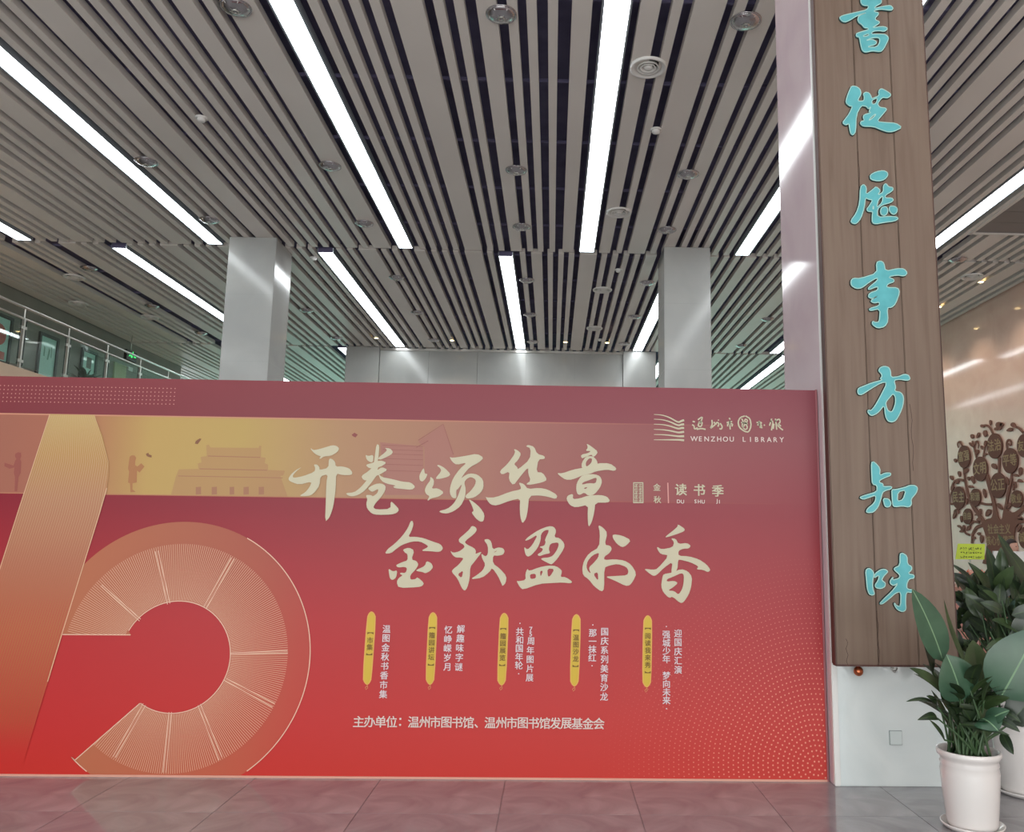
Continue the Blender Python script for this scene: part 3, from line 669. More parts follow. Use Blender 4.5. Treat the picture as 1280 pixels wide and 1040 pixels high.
T['brush_character_chapter'] = (690, 550, 9.45, [([(405,40),(470,80),(545,140),(510,190),(480,200),(470,170),(400,200),(350,220),(340,175),(430,155),(460,130),(395,130),(425,90)],[]),
 ([(350,330),(350,270),(400,195),(480,190),(530,240),(540,290),(500,330),(420,350)],[[(400,310),(400,260),(440,215),(475,220),(465,270),(420,310)]]),
 ([(58,390),(120,395),(250,350),(360,330),(540,275),(680,275),(765,335),(740,368),(650,350),(520,370),(450,400),(380,410),(240,470),(160,470),(100,430)],[]),
 ([(285,590),(290,510),(340,430),(400,405),(510,405),(570,430),(592,490),(570,560),(500,645),(430,660),(380,620),(330,650),(300,640)],[[(350,530),(365,500),(440,475),(510,445),(530,455),(515,515),(430,510)],[(375,575),(390,560),(420,558),(400,578)]]),
 ([(250,635),(245,700),(330,690),(430,655),(580,650),(650,670),(685,715),(660,740),(510,740),(500,850),(470,970),(430,1035),(420,900),(425,765),(280,798),(210,770),(170,700),(185,655)],[])])
T['brush_character_gold'] = (470, 645, 9.45, [([(410,60),(435,58),(445,100),(420,180),(380,248),(470,245),(560,260),(680,305),(760,330),(795,378),(770,415),(730,425),(640,415),(530,412),(620,365),(600,340),(520,300),(430,300),(310,340),(240,390),(180,440),(105,445),(140,390),(220,330),(310,240),(380,140)],[]),
 ([(318,395),(390,372),(455,405),(420,515),(480,530),(505,575),(470,630),(405,700),(408,752),(470,745),(490,720),(570,790),(550,825),(500,840),(270,850),(245,780),(270,730),(320,700),(285,685),(290,668),(350,675),(370,620),(345,600),(260,608),(235,580),(310,545),(375,525),(375,450),(340,430)],[]),
 ([(150,620),(200,655),(255,640),(240,730),(195,758),(165,735),(155,670)],[]),([(598,530),(655,555),(678,605),(640,650),(585,678),(550,660),(480,650),(480,635),(580,590)],[])])
T['brush_character_autumn'] = (555, 645, 9.45, [([(330,115),(375,130),(390,165),(360,210),(245,300),(260,330),(360,380),(380,415),(370,450),(430,425),(445,430),(360,540),(310,600),(305,740),(275,850),(245,885),(210,850),(160,735),(90,660),(110,625),(170,580),(235,500),(200,490),(140,490),(100,460),(75,410),(110,435),(180,420),(245,370),(235,340),(180,310),(175,270),(240,215),(300,160)],[[(160,690),(230,640),(210,735)]]),
 ([(470,280),(520,270),(560,300),(575,395),(640,370),(700,380),(718,415),(700,455),(640,470),(580,465),(578,560),(660,620),(740,710),(730,790),(690,830),(680,800),(640,710),(570,610),(540,660),(450,730),(310,748),(400,690),(460,640),(490,570),(450,500),(440,440),(490,480),(520,450),(520,350)],[[(585,430),(630,405),(610,425)]])])
T['brush_character_full'] = (635, 645, 9.45, [([(195,295),(240,245),(370,160),(480,120),(540,125),(572,175),(545,250),(610,260),(665,320),(665,380),(580,510),(520,570),(490,565),(385,510),(410,495),(480,490),(530,470),(580,400),(600,340),(590,310),(500,325),(480,390),(500,440),(440,450),(370,475),(345,455),(400,420),(415,385),(365,365),(430,350),(445,310),(435,280),(490,165),(440,165),(390,210),(385,290),(350,380),(280,460),(235,482),(205,455),(188,360),(230,400),(290,340),(355,215),(250,280)],[]),
 ([(100,765),(130,770),(210,755),(205,680),(230,620),(250,650),(370,605),(470,585),(570,590),(635,640),(635,670),(620,720),(680,720),(762,775),(740,795),(640,785),(540,790),(370,800),(180,870),(140,840)],[[(258,688),(328,680),(330,735),(265,745)],[(378,650),(415,645),(385,720)],[(465,620),(550,625),(500,710),(470,715)]])])
T['brush_character_book'] = (715, 645, 9.45, [([(308,103),(370,140),(418,200),(385,340),(450,350),(472,390),(440,440),(380,480),(380,520),(500,510),(620,525),(700,575),(762,680),(720,770),(680,820),(630,825),(500,760),(385,715),(520,708),(650,700),(668,650),(640,600),(540,565),(440,585),(380,610),(380,860),(350,895),(260,830),(200,750),(130,700),(120,620),(140,530),(200,440),(320,370),(330,200)],[[(320,430),(240,465),(185,530),(168,600),(190,655),(225,680),(202,630),(205,600),(250,560),(310,490)],[(250,685),(305,660),(310,770)]]),
 ([(480,215),(590,230),(698,285),(640,350),(590,370),(530,330),(480,260)],[])])
T['brush_character_fragrance'] = (795, 645, 9.45, [([(490,95),(575,150),(570,180),(480,215),(350,255),(350,240),(440,170),(490,125)],[]),
 ([(410,262),(470,270),(500,330),(600,318),(648,352),(620,385),(560,385),(500,410),(500,470),(620,475),(740,510),(830,570),(880,635),(850,665),(790,635),(710,630),(740,595),(640,545),(520,515),(495,520),(490,630),(430,690),(415,660),(430,540),(330,610),(240,700),(200,708),(140,665),(92,622),(200,635),(250,625),(390,465),(290,450),(255,400),(245,360),(300,395),(430,370),(450,310)],[]),
 ([(325,685),(420,670),(530,625),(610,650),(662,720),(650,840),(620,930),(560,1020),(520,1028),(430,950),(390,970),(320,900),(295,830),(310,720)],[[(365,745),(430,720),(540,670),(565,700),(560,800),(540,870),(500,930),(450,885),(375,880),(440,840),(495,790),(450,765),(360,775)]])])
for nm, (x0, y0, s, polys) in T.items():
    bm = bmesh.new()
    for i, (o_, h_) in enumerate(polys):
        f3 = fb(9 + i * .25)
        add_poly(bm, [pb(x0 + a / s, y0 + b / s) for a, b in chaikin(o_)], [[pb(x0 + a / s, y0 + b / s) for a, b in chaikin(h)] for h in h_], f3, 0, 0)
    from_bm(nm, bm, cream, hd)

# set type: every glyph is laid out on its own spot of the print
glyph_cache = {}
def glyph(ch):
    if ch not in glyph_cache:
        c = bpy.data.curves.new('glyph', 'FONT'); c.body = ch; c.size = 1; c.resolution_u = 3
        tmp = bpy.data.objects.new('glyph', c); COL.objects.link(tmp)
        dg = bpy.context.evaluated_depsgraph_get(); me = bpy.data.meshes.new_from_object(tmp.evaluated_get(dg))
        V = [(v.co.x, v.co.y) for v in me.vertices]; F = [tuple(p.vertices) for p in me.polygons]
        bpy.data.objects.remove(tmp); bpy.data.meshes.remove(me); bpy.data.curves.remove(c)
        glyph_cache[ch] = (V, F)
    return glyph_cache[ch]
def put(bm, ch, ox, oz, size, bold=.012, ykeep=False, depth=10, f3=None):
    V, F = glyph(ch)
    if not V: return
    cx_ = (min(v[0] for v in V) + max(v[0] for v in V)) / 2; cy_ = (min(v[1] for v in V) + max(v[1] for v in V)) / 2
    if ykeep: cy_ = .36
    b = bold * size; q = 0
    for dx, dz in ((-b, -b * .6), (b, -b * .6), (-b, b * .6), (b, b * .6)) if bold else ((0, 0),):
        P = []
        for a, c_ in V:
            a, c_ = (a - cx_) * size, (c_ - cy_) * size
            if ch in '【】': a, c_ = c_, -a
            P.append(bm.verts.new(f3(ox + a + dx, oz + c_ + dz, q * 1e-5) if f3 else Vector((ox + a + dx, -(depth + q * .08) * LY, oz + c_ + dz))))
        for f in F:
            try: bm.faces.new([P[i] for i in f])
            except ValueError: pass
        q += 1
def vtext(body, x, y0, y1, px, m, name='lettering', bold=.014, x1=None):
    """a column of characters set one under the other, from y0 to y1 (centres)"""
    n = len(body); u0, v0 = pb(x, y0); u1, v1 = pb(x1 if x1 is not None else x, y1); bmj = bmesh.new()
    for i, ch in enumerate(body):
        if ch == ' ': continue
        t = i / max(1, n - 1); put(bmj, ch, u0 + (u1 - u0) * t, v0 + (v1 - v0) * t, px / FOC * D, bold)
    return from_bm(name, bmj, m, hd, kind='stuff')
def htext(body, x0, y0, x1, y1, px, m, name='lettering', bold=.012):
    n = len(body); u0, v0 = pb(x0, y0); u1, v1 = pb(x1, y1); bmj = bmesh.new()
    for i, ch in enumerate(body):
        if ch == ' ': continue
        t = i / max(1, n - 1); du = dv = 0; sz = px / FOC * D
        if ch == '、': du, dv = -.25 * sz, -.28 * sz
        if ch == '：': du = -.2 * sz
        put(bmj, ch, u0 + (u1 - u0) * t + du, v0 + (v1 - v0) * t + dv, sz, bold)
    return from_bm(name, bmj, m, hd, kind='stuff')
white_p = print_mat('white_print', rgb(232, 218, 222, k))
pale_p = print_mat('pale_print', rgb(234, 216, 208, k))
brown_p = print_mat('brown_print', rgb(124, 92, 34, k))
gold_p = print_mat('gold_print', rgb(218, 184, 66, k)); gold_r = print_mat('gold_rim_print', rgb(232, 176, 92, k)); tas_p = print_mat('tassel_print', rgb(214, 140, 92, k))
def ribbon_tag(xt, yt, xb, yb, txt, y0, y1, xt0, xt1):
    wd = 5.9
    def oval(g):
        w_ = wd - g; ty, by = yt + g, yb - g
        tx, bx = xt, xb
        P = [(tx - w_, ty + 8), (tx - w_ * .55, ty + 2.2), (tx, ty), (tx + w_ * .6, ty + 2.2), (tx + w_, ty + 8)]
        Q = [(bx + w_, by - 8), (bx + w_ * .55, by - 2.4), (bx, by), (bx - w_ * .55, by - 2.4), (bx - w_, by - 8)]
        return [pb(*p) for p in chaikin(P + Q, 1)]
    flat('tag_rim', [oval(0)], gold_r, 3); flat('tag', [oval(1.3)], gold_p, 4)
    lines('tassel', [([pb(xb + .5, yb), pb(xb - 2.4, yb + 3), pb(xb - 1.4, yb + 5.4), pb(xb + .6, yb + 3.4), pb(xb + .5, yb)], .0045)], tas_p, 4)
    vtext(txt, xt0, y0, y1, 7.6, brown_p, 'tag_lettering', x1=xt1, bold=.018)
ribbon_tag(464.4, 763.8, 459.0, 856.5, '【市集】', 791.5, 817.5, 463.3, 461.8)
ribbon_tag(541.2, 764.8, 537.6, 856.5, '【籀园讲坛】', 785, 830.5, 540.4, 538.8)
ribbon_tag(630.2, 765.6, 627.0, 857.3, '【籀园展览】', 786.2, 831, 629.2, 627.8)
ribbon_tag(720.4, 767.2, 718.0, 858.5, '【温图沙龙】', 788.0, 832.2, 720.2, 719.4)
ribbon_tag(809.6, 768.6, 808.4, 859.7, '【阅读我来秀】', 785.8, 840.0, 809.7, 809.6)
vtext('温图金秋书香市集', 483.4, 786, 867.5, 10.0, white_p, x1=479.2)
vtext('解趣味字谜', 576.2, 786, 833.5, 10.0, white_p, x1=573.6)
vtext('忆峥嵘岁月', 560.6, 787, 833.5, 10.0, white_p, x1=558.8)
vtext('周年图片展', 663.4, 801.2, 847, 9.6, white_p, x1=662)
vtext('75', 663.6, 786.4, 792.5, 8, white_p, x1=663.4)
vtext('·共和国年轮·', 650.0, 779, 842, 10.0, white_p, x1=648.4)
vtext('国庆系列美育沙龙', 755.8, 789.5, 870.5, 10.0, white_p, x1=755.0)
vtext('·那一抹红·', 741.0, 781.0, 832, 10.0, white_p, x1=740)
vtext('迎国庆汇演', 847.3, 791.5, 837, 10.0, white_p, x1=847.4)
vtext('·强城少年 梦向未来·', 832.8, 783, 885.6, 10.0, white_p, x1=833)
htext('主办单位：温州市图书馆、温州市图书馆发展基金会', 448.6, 901.6, 748.6, 904.2, 14.0, pale_p, 'organiser_lettering', bold=.012)
vtext('金秋', 821, 609, 624.5, 9.6, cream, x1=821.6)
lines('divider_line', [([pb(834.6, 603.5), pb(835.4, 629)], .008)], print_mat('divider_print', rgb(224, 160, 152, k)), 9)
for ch, x, y in (('读', 851, 612), ('书', 874, 612.5), ('季', 897, 613.5)): vtext(ch, x, y, y, 15.5, cream, bold=.02)
for s_, x, w_ in (('DU', 850.5, 2.4), ('SHU', 874, 4.8), ('JI', 897.5, 1.6)): htext(s_, x - w_, 626.8, x + w_, 627.2, 6.4, pale_p, bold=.02)
# seal
s1 = 1280 / 140.
def ps(a, b): return pb(780 + a / s1, 590 + b / s1)
flat('seal_frame', [{'o': [ps(104, 118), ps(220, 118), ps(222, 356), ps(104, 356)], 'h': [[ps(114, 130), ps(210, 130), ps(211, 344), ps(114, 344)]]}], cream, 9)
sl = []
for r_ in range(5):
    for c_ in range(2):
        bx, by = 118 + c_ * 48, 136 + r_ * 42
        for (a, b), (c2, d2) in (((4, 6), (40, 6)), ((22, 4), (22, 34)), ((6, 20), (38, 20)), ((6, 34), (40, 34)), ((6, 20), (6, 34))):
            if (r_ + c_) % 3 == 1 and (a, b) == (22, 4): continue
            sl.append(([ps(bx + a, by + b), ps(bx + c2, by + d2)], .0042))
lines('seal_script', sl, cream, 9)
# emblem of six page lines and the library name
s6 = 6.4
def pl(a, b): return pb(800 + a / s6, 500 + b / s6)
em = []
for i, (y0, y1, y2) in enumerate(((116, 182, 162), (154, 206, 195), (194, 232, 225), (236, 262, 255), (277, 292, 290), (319, 319, 323))):
    P = chaikin([(110, y0), (180, y0 + (y1 - y0) * .08), (240, y0 + (y1 - y0) * .4), (306, y1), (330, (y1 + y2) / 2 - 4 * (i < 3)), (352, y2)], 2, False)
    n = len(P); em.append(([pl(*p) for p in P], [.003 + .011 * min(1, (j / n) * 1.3) for j in range(n)]))
lines('page_emblem', em, cream, 9, 'emblem of six curved page lines')
def strokes(name, base, LL, wd, m, kk=9):
    return lines(name, [([base(*p) for p in chaikin(P, 1, False)], wd) for P in LL], m, kk)
lib = [[(420, 172), (438, 176)], [(416, 198), (432, 208), (434, 236), (460, 222)], [(462, 160), (490, 138), (500, 140), (478, 190)], [(468, 176), (498, 174), (490, 214), (462, 210), (472, 178)], [(452, 236), (490, 228), (524, 236)],
       [(574, 160), (578, 196), (558, 232), (590, 206), (600, 198)], [(624, 158), (628, 166)], [(590, 176), (606, 200), (612, 176), (632, 190), (622, 214)], [(640, 186), (658, 214), (650, 234), (634, 230)],
       [(712, 144), (720, 158)], [(692, 182), (736, 172)], [(700, 190), (700, 212)], [(716, 168), (720, 236)], [(704, 192), (740, 190), (734, 212)],
       [(838, 128), (800, 140), (782, 176), (792, 220), (834, 252), (868, 258), (888, 210), (880, 150), (842, 128)], [(812, 150), (826, 176), (812, 206), (838, 240), (860, 226), (846, 190), (860, 160), (836, 152), (842, 190), (822, 222)], [(806, 180), (862, 190)],
       [(930, 182), (972, 178), (964, 196), (936, 200)], [(952, 168), (948, 196), (978, 206), (950, 218), (978, 222)], [(990, 198), (996, 206)],
       [(1052, 150), (1044, 176), (1034, 206)], [(1040, 172), (1064, 168), (1050, 244)], [(1070, 190), (1064, 232)], [(1082, 150), (1092, 238)], [(1080, 172), (1112, 150), (1122, 176), (1096, 200), (1118, 224), (1142, 242)], [(1104, 192), (1126, 210)]]
strokes('name_lettering', pl, lib, .0095, cream)['kind'] = 'stuff'
htext('WENZHOU LIBRARY', 867.5, 548.6, 976.8, 549.8, 8.8, pale_p, 'english_lettering', bold=.012)

# ------------------------------------------------------------------ wooden plaque on the pillar
YP = 5.36
def wood_mat(name, c1, c2, c3):
    m = mat(name, c1, .5, spec=.35); nt = m.node_tree; b = nt.nodes['Principled BSDF']; L = nt.links.new
    tc = nt.nodes.new('ShaderNodeTexCoord'); mp = nt.nodes.new('ShaderNodeMapping'); mp.inputs['Scale'].default_value = (16, 16, .7)
    n = nt.nodes.new('ShaderNodeTexNoise'); n.inputs['Scale'].default_value = 1.4; n.inputs['Detail'].default_value = 8; n.inputs['Distortion'].default_value = .6
    r = nt.nodes.new('ShaderNodeValToRGB'); e = r.color_ramp.elements; e[0].position = .3; e[0].color = c1; e[1].position = .72; e[1].color = c3; q = e.new(.5); q.color = c2
    L(tc.outputs['Object'], mp.inputs[0]); L(mp.outputs[0], n.inputs['Vector']); L(n.outputs['Fac'], r.inputs[0]); L(r.outputs[0], b.inputs['Base Color'])
    bp = nt.nodes.new('ShaderNodeBump'); bp.inputs['Strength'].default_value = .25; bp.inputs['Distance'].default_value = .004
    L(n.outputs['Fac'], bp.inputs['Height']); L(bp.outputs[0], b.inputs['Normal'])
    return m
wood = wood_mat('aged_wood', rgb(104, 85, 72), rgb(113, 94, 81), rgb(118, 100, 86))
wood_d = wood_mat('dark_wood_edge', rgb(70, 44, 40), rgb(84, 56, 50), rgb(92, 64, 56))
pq = empty('wooden_plaque', (1.84, YP, .77), 'tall brown wooden plaque with turquoise brush characters hanging on the white pillar', 'plaque')
edges = [0, .272, .535, .79]
for a, b in zip(edges, edges[1:]):
    bm = bmesh.new(); add_box(bm, a + .0015, b - .0015, 0, .05, 0, 5.6, .004)
    from_bm('plank', bm, wood, pq)
box('edge_board', -.006, 0.0, .004, .07, 0, 5.6, wood_d, pq); box('edge_board', .79, .796, .004, .07, 0, 5.6, wood_d, pq); box('edge_board', 0, .79, .004, .07, -.012, 0, wood_d, pq)
box('back_board', 0, .79, .05, .07, 0, 5.6, wood_d, pq)
box('hanging_batten', .05, .74, .07, .108, 5.0, 5.1, wood_d, pq); box('hanging_batten', .05, .74, .07, .108, .3, .4, wood_d, pq)
# hairline cracks
bm = bmesh.new()
for x, z0, z1 in ((.07, 0, .16), (.275, 0, .34), (.56, 1.25, 1.7), (.275, 3.0, 3.5)):
    P = [(x + .006 * math.sin(i * 1.7 + x * 40), z0 + (z1 - z0) * i / 8) for i in range(9)]
    add_ribbon(bm, P, .0032, lambda u, v, d: Vector((u, -.0006, v)), 0)
from_bm('cracks', bm, mat('crack_dark', rgb(66, 44, 36), .8), pq)
teal = noise_mat('turquoise_paint', rgb(74, 158, 164), rgb(86, 172, 178), .5, (1, 1, 1), 9, 3)
rimm = mat('pale_rim_highlight', rgb(158, 196, 186), .45); darkm = mat('dark_outline_shade', rgb(50, 56, 54), .8, spec=.1)
G = {}
G['character_book'] = (1040, 0, 13., [([(460,-60),(560,-75),(600,-190),(650,-190),(665,-75),(780,-60),(795,30),(790,70),(730,100),(690,130),(680,155),(820,120),(940,103),(985,150),(960,185),(880,180),(780,165),(670,190),(680,210),(745,220),(740,260),(690,310),(700,345),(760,365),(755,400),(690,440),(640,470),(800,445),(880,460),(885,500),(830,530),(760,515),(660,525),(620,570),(760,570),(860,575),(912,630),(890,690),(830,810),(780,860),(640,840),(540,870),(480,840),(455,740),(435,620),(390,615),(380,570),(410,550),(580,500),(580,475),(510,470),(480,420),(420,380),(405,320),(430,270),(570,215),(420,260),(230,375),(160,370),(105,305),(160,270),(280,240),(420,210),(560,175),(590,110),(500,110),(455,60)],
  [[(490,600),(580,562),(590,592),(510,615)],[(530,680),(640,632),(760,628),(765,700),(720,780),(580,785),(580,770),(700,740),(715,690),(640,655)]])])
G['character_from'] = (1045, 100, 13., [([(240,115),(310,115),(380,160),(400,240),(350,330),(355,360),(440,355),(450,290),(430,240),(470,210),(530,225),(560,280),(570,320),(690,270),(680,190),(720,155),(770,170),(880,240),(870,280),(820,310),(740,295),(660,400),(700,460),(800,470),(810,500),(750,570),(650,690),(800,705),(960,715),(1065,785),(930,850),(840,860),(740,830),(600,770),(430,770),(380,720),(400,685),(450,675),(430,620),(440,580),(560,545),(520,530),(560,440),(520,490),(480,440),(400,430),(320,580),(310,850),(270,910),(230,890),(210,800),(200,720),(150,750),(95,710),(130,660),(200,570),(260,440),(210,440),(145,380),(170,280),(210,180)],
  [[(572,342),(668,302),(636,400),(575,408)],[(515,672),(580,602),(640,560),(620,600),(550,660)]])])
G['character_experience'] = (1055, 205, 12.24, [([(385,180),(480,130),(590,110),(655,140),(660,190),(610,250),(520,275),(400,250)],[]),
 ([(240,360),(290,320),(335,370),(325,480),(430,400),(480,355),(550,415),(500,490),(590,440),(590,340),(630,305),(670,360),(740,370),(735,420),(620,490),(620,530),(720,530),(748,560),(710,600),(570,640),(500,700),(500,825),(690,810),(800,820),(820,850),(760,885),(600,905),(480,930),(420,910),(420,800),(430,735),(360,740),(335,700),(370,660),(430,560),(370,555),(318,525),(300,680),(250,840),(180,925),(120,920),(90,880),(180,760),(230,600)],[[(438,640),(445,700),(428,700)],[(515,560),(588,490),(572,600),(492,680),(500,620)]]),
 ([(605,660),(650,675),(662,730),(640,785),(600,803),(555,780),(545,730),(562,680)],[]),([(685,655),(760,655),(808,690),(800,745),(760,785),(715,770),(680,720)],[])])
G['character_affair'] = (1055, 320, 10.4, [([(410,90),(465,70),(510,95),(530,205),(680,170),(770,172),(815,225),(780,270),(680,255),(560,280),(640,310),(640,345),(560,370),(540,415),(690,418),(715,480),(660,630),(610,675),(550,680),(565,850),(520,925),(430,945),(360,900),(360,850),(400,870),(450,860),(460,690),(330,720),(315,690),(450,650),(450,605),(380,620),(330,590),(435,520),(360,565),(305,540),(320,490),(430,450),(430,400),(310,450),(305,420),(430,320),(420,290),(330,340),(220,425),(150,430),(85,390),(80,330),(110,295),(200,300),(420,230)],[])])
G['character_just'] = (1060, 450, 12.24, [([(455,170),(480,120),(540,100),(610,115),(640,170),(645,270),(760,260),(850,220),(920,240),(940,300),(890,320),(780,300),(690,315),(720,420),(700,480),(800,500),(840,570),(830,700),(780,830),(720,930),(660,955),(600,940),(560,860),(545,690),(460,800),(400,840),(340,858),(290,800),(300,765),(340,780),(400,710),(480,570),(590,350),(500,350),(330,450),(200,538),(150,530),(135,480),(150,435),(240,400),(350,355),(520,310),(480,290),(510,260),(500,215)],[[(565,650),(640,560),(680,520),(715,570),(715,660),(680,770),(650,800),(600,780),(575,720)]])])
G['character_know'] = (1065, 570, 12.24, [([(285,95),(330,90),(420,190),(410,300),(500,260),(580,260),(580,300),(500,330),(410,375),(410,410),(465,425),(465,470),(600,465),(590,505),(500,530),(455,560),(430,660),(390,780),(320,860),(240,870),(205,855),(230,800),(310,740),(350,680),(350,600),(240,640),(160,665),(100,635),(190,600),(370,550),(370,450),(300,435),(290,300)],[]),
 ([(460,650),(550,655),(588,720),(570,770),(530,785),(490,770)],[]),([(595,515),(660,515),(800,480),(870,450),(950,450),(995,490),(970,570),(890,660),(900,740),(860,785),(760,765),(640,780),(610,750),(600,620)],[[(690,550),(815,520),(770,670),(680,695)]])])
G['character_taste'] = (1070, 690, 12.24, [([(135,280),(180,245),(230,270),(265,330),(240,450),(245,560),(275,640),(240,660),(190,645),(160,560),(150,430)],[]),([(255,400),(280,330),(360,270),(430,260),(480,295),(450,330),(410,370),(380,430),(440,470),(430,530),(370,560),(300,550),(275,510),(330,430),(345,350)],[]),
 ([(660,30),(700,15),(770,60),(775,185),(840,220),(840,270),(780,330),(880,350),(875,400),(800,410),(765,480),(765,560),(860,580),(840,620),(755,610),(745,760),(755,880),(700,915),(620,880),(575,810),(575,770),(610,820),(670,830),(675,610),(600,620),(500,710),(400,790),(345,795),(420,710),(530,610),(640,470),(560,515),(510,480),(510,440),(560,370),(545,430),(650,400),(660,350),(570,270),(580,240),(660,205)],[])])
def pq_(x, y):
    p = at(x, y, 1, YP); return (p.x - 1.84, p.z - .77)
for nm, (x0, y0, s, polys) in G.items():
    bm = bmesh.new(); bm2 = bmesh.new(); bm3 = bmesh.new()
    for o_, h_ in polys:
        O = [pq_(x0 + a / s, y0 + b / s) for a, b in chaikin(o_)]; Hs = [[pq_(x0 + a / s, y0 + b / s) for a, b in chaikin(h)] for h in h_]
        add_poly(bm, O, Hs, lambda u, v, d: Vector((u, -d, v)), 0, .012)
        for lp in [O] + Hs:
            add_ribbon(bm2, lp, 0.0062, lambda u, v, d: Vector((u, -d, v)), .0130, True)  # pale ribbon paints the edge highlight of the raised strokes
            add_ribbon(bm3, lp, .0160, lambda u, v, d: Vector((u, -d, v)), .0012, True)  # dark ribbon paints the shade around the raised strokes
    t_ = from_bm(nm, bm, teal, pq); from_bm('rim', bm2, rimm, t_); from_bm('outline_shade', bm3, darkm, t_)
# copper knob and ring below the plaque, switch plate
def sphere(name, c, r, m, parent, sz=1):
    bm = bmesh.new(); add_lathe(bm, [(r * math.sin(math.pi * i / 12), -r * sz * math.cos(math.pi * i / 12)) for i in range(13)], c, 20); return from_bm(name, bm, m, parent, True)
kb = empty('copper_knob', tuple(at(1073, 839, 1, 5.42)), 'round copper knob under the lower left corner of the wooden plaque', 'knob')
copper = mat('copper', rgb(176, 96, 62), .3, .8)
sphere('ball', (0, 0, 0), .031, copper, kb)
bm = bmesh.new(); add_lathe(bm, [(0, .028), (.014, .028), (.014, .038), (.03, .040), (.03, .046), (0, .046)], seg=16); from_bm('collar', bm, copper, kb, True)
bm = bmesh.new(); add_tube(bm, [(0, .0, 0), (0, .05, 0)], .01, 8); from_bm('pin', bm, copper, kb)
rg = empty('hanging_ring', tuple(at(1118, 836, 1, 5.43)), 'small grey metal ring under the bottom edge of the wooden plaque', 'ring')
bm = bmesh.new(); add_tube(bm, [(.02 * math.cos(a * math.pi / 8), 0, .004 + .02 * math.sin(a * math.pi / 8)) for a in range(17)], .004, 6); from_bm('loop', bm, M['steel'], rg, True)
bm = bmesh.new(); add_lathe(bm, [(0, -.008), (.009, -.004), (.009, .006), (0, .01)], (0, 0, -.018), 12); from_bm('bolt', bm, M['steel'], rg, True)
bm = bmesh.new(); add_tube(bm, [(0, .0, .0), (0, .04, .0)], .005, 8); from_bm('pin', bm, M['steel'], rg)
a_, b_ = at(1112.5, 914, 1, 5.46), at(1128, 931, 1, 5.46)
sw = empty('wall_socket', (a_.x, 5.47, b_.z), 'small white blank socket plate on the pillar left of the potted plant', 'socket')
box('cover_plate', 0, b_.x - a_.x, -.010, 0, 0, a_.z - b_.z, mat('plate_white', rgb(198, 206, 204), .4), sw, .002)
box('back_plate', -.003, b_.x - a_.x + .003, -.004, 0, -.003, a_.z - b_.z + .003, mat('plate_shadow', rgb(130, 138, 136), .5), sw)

# ------------------------------------------------------------------ tree decoration on the beige wall
XT = 9.42
def pw(a, b):
    p = at(1080 + a / 5.78, 520 + b / 5.78, 0, XT); return (p.y, p.z)
brown = mat('brown_acrylic', rgb(122, 84, 72), .75, spec=.2); brown2 = mat('dark_brown_acrylic', rgb(106, 72, 62), .75, spec=.2); goldt = mat('dull_gold_letters', rgb(150, 118, 78), .5)
tr = empty('tree_decoration', (XT, 17.4, 1.2), 'brown cut-out tree with round medallions on the beige marble wall', 'wall decoration')
fw3 = lambda u, v, d: Vector((-.015 - d, u - 17.4, v - 1.2))
def wpoly(name, polys, m, d0, d1):
    bm = bmesh.new()
    for P in polys: add_poly(bm, P, [], fw3, d0, d1)
    return from_bm(name, bm, m, tr)
trunk = [(870,765),(900,742),(933,738),(945,690),(932,610),(905,520),(888,450),(904,412),(922,470),(942,560),(960,640),(975,720),(990,752),(1008,745),(1014,700),(1028,640),(1040,560),(1064,480),(1086,440),(1068,520),(1050,600),(1044,680),(1078,700),(1110,690),(1180,630),(1190,660),(1130,715),(1112,742),(1200,742),(1200,766),(1106,784),(1092,870),(1104,940),(1120,1010),(1130,1080),(860,1080),(884,1010),(902,930),(888,860),(868,800)]
wpoly('trunk', [[pw(*p) for p in chaikin(trunk)]], brown, 0, .02)
def wline(name, P, w0, w1):
    Q = chaikin(P, 2, False); n = len(Q); bm = bmesh.new()
    for q in ribbon([pw(*p) for p in Q], [w0 + (w1 - w0) * j / (n - 1) for j in range(n)]):
        add_poly(bm, list(q), [], fw3, 0, .016)
    return from_bm(name, bm, brown, tr)
for P, a, b in (([(872, 770), (830, 700), (790, 650), (755, 560), (738, 480), (726, 370)], .14, .05), ([(735, 470), (690, 455), (650, 480), (636, 530)], .06, .04), ([(650, 520), (628, 580), (630, 640), (655, 635), (650, 600)], .05, .03),
                ([(722, 230), (700, 180), (680, 200), (690, 228)], .05, .03), ([(820, 300), (800, 220), (790, 180)], .06, .04), ([(800, 230), (820, 175), (838, 200), (832, 235)], .04, .03), ([(868, 295), (880, 230), (895, 190)], .05, .03),
                ([(940, 130), (920, 85), (895, 65), (860, 72)], .06, .04), ([(1042, 240), (1036, 190), (1055, 168), (1075, 190), (1065, 215), (1050, 200)], .05, .03), ([(985, 300), (982, 420)], .09, .06),
                ([(930, 640), (890, 640), (850, 630)], .06, .05), ([(1160, 120), (1130, 90), (1090, 70)], .06, .04), ([(1070, 480), (1076, 410)], .08, .05), ([(1088, 540), (1086, 480), (1105, 480), (1105, 520), (1092, 505)], .05, .03),
                ([(872, 790), (820, 800), (790, 850), (785, 920)], .08, .05), ([(840, 770), (790, 760), (770, 790)], .06, .05), ([(770, 860), (740, 850), (715, 800), (720, 830), (700, 800)], .05, .03), ([(700, 670), (660, 680), (655, 720)], .05, .03)):
    wline('branch', P, a, b)
def leafp(cx, cy, l, wd, a):
    ca, sa = math.cos(a), math.sin(a); P = []
    for i in range(12):
        t = 2 * math.pi * i / 12; u = l / 2 * math.cos(t); v = wd / 2 * math.sin(t) * (1 - .35 * math.cos(t)); P.append(pw(cx + u * ca - v * sa, cy + u * sa + v * ca))
    return P
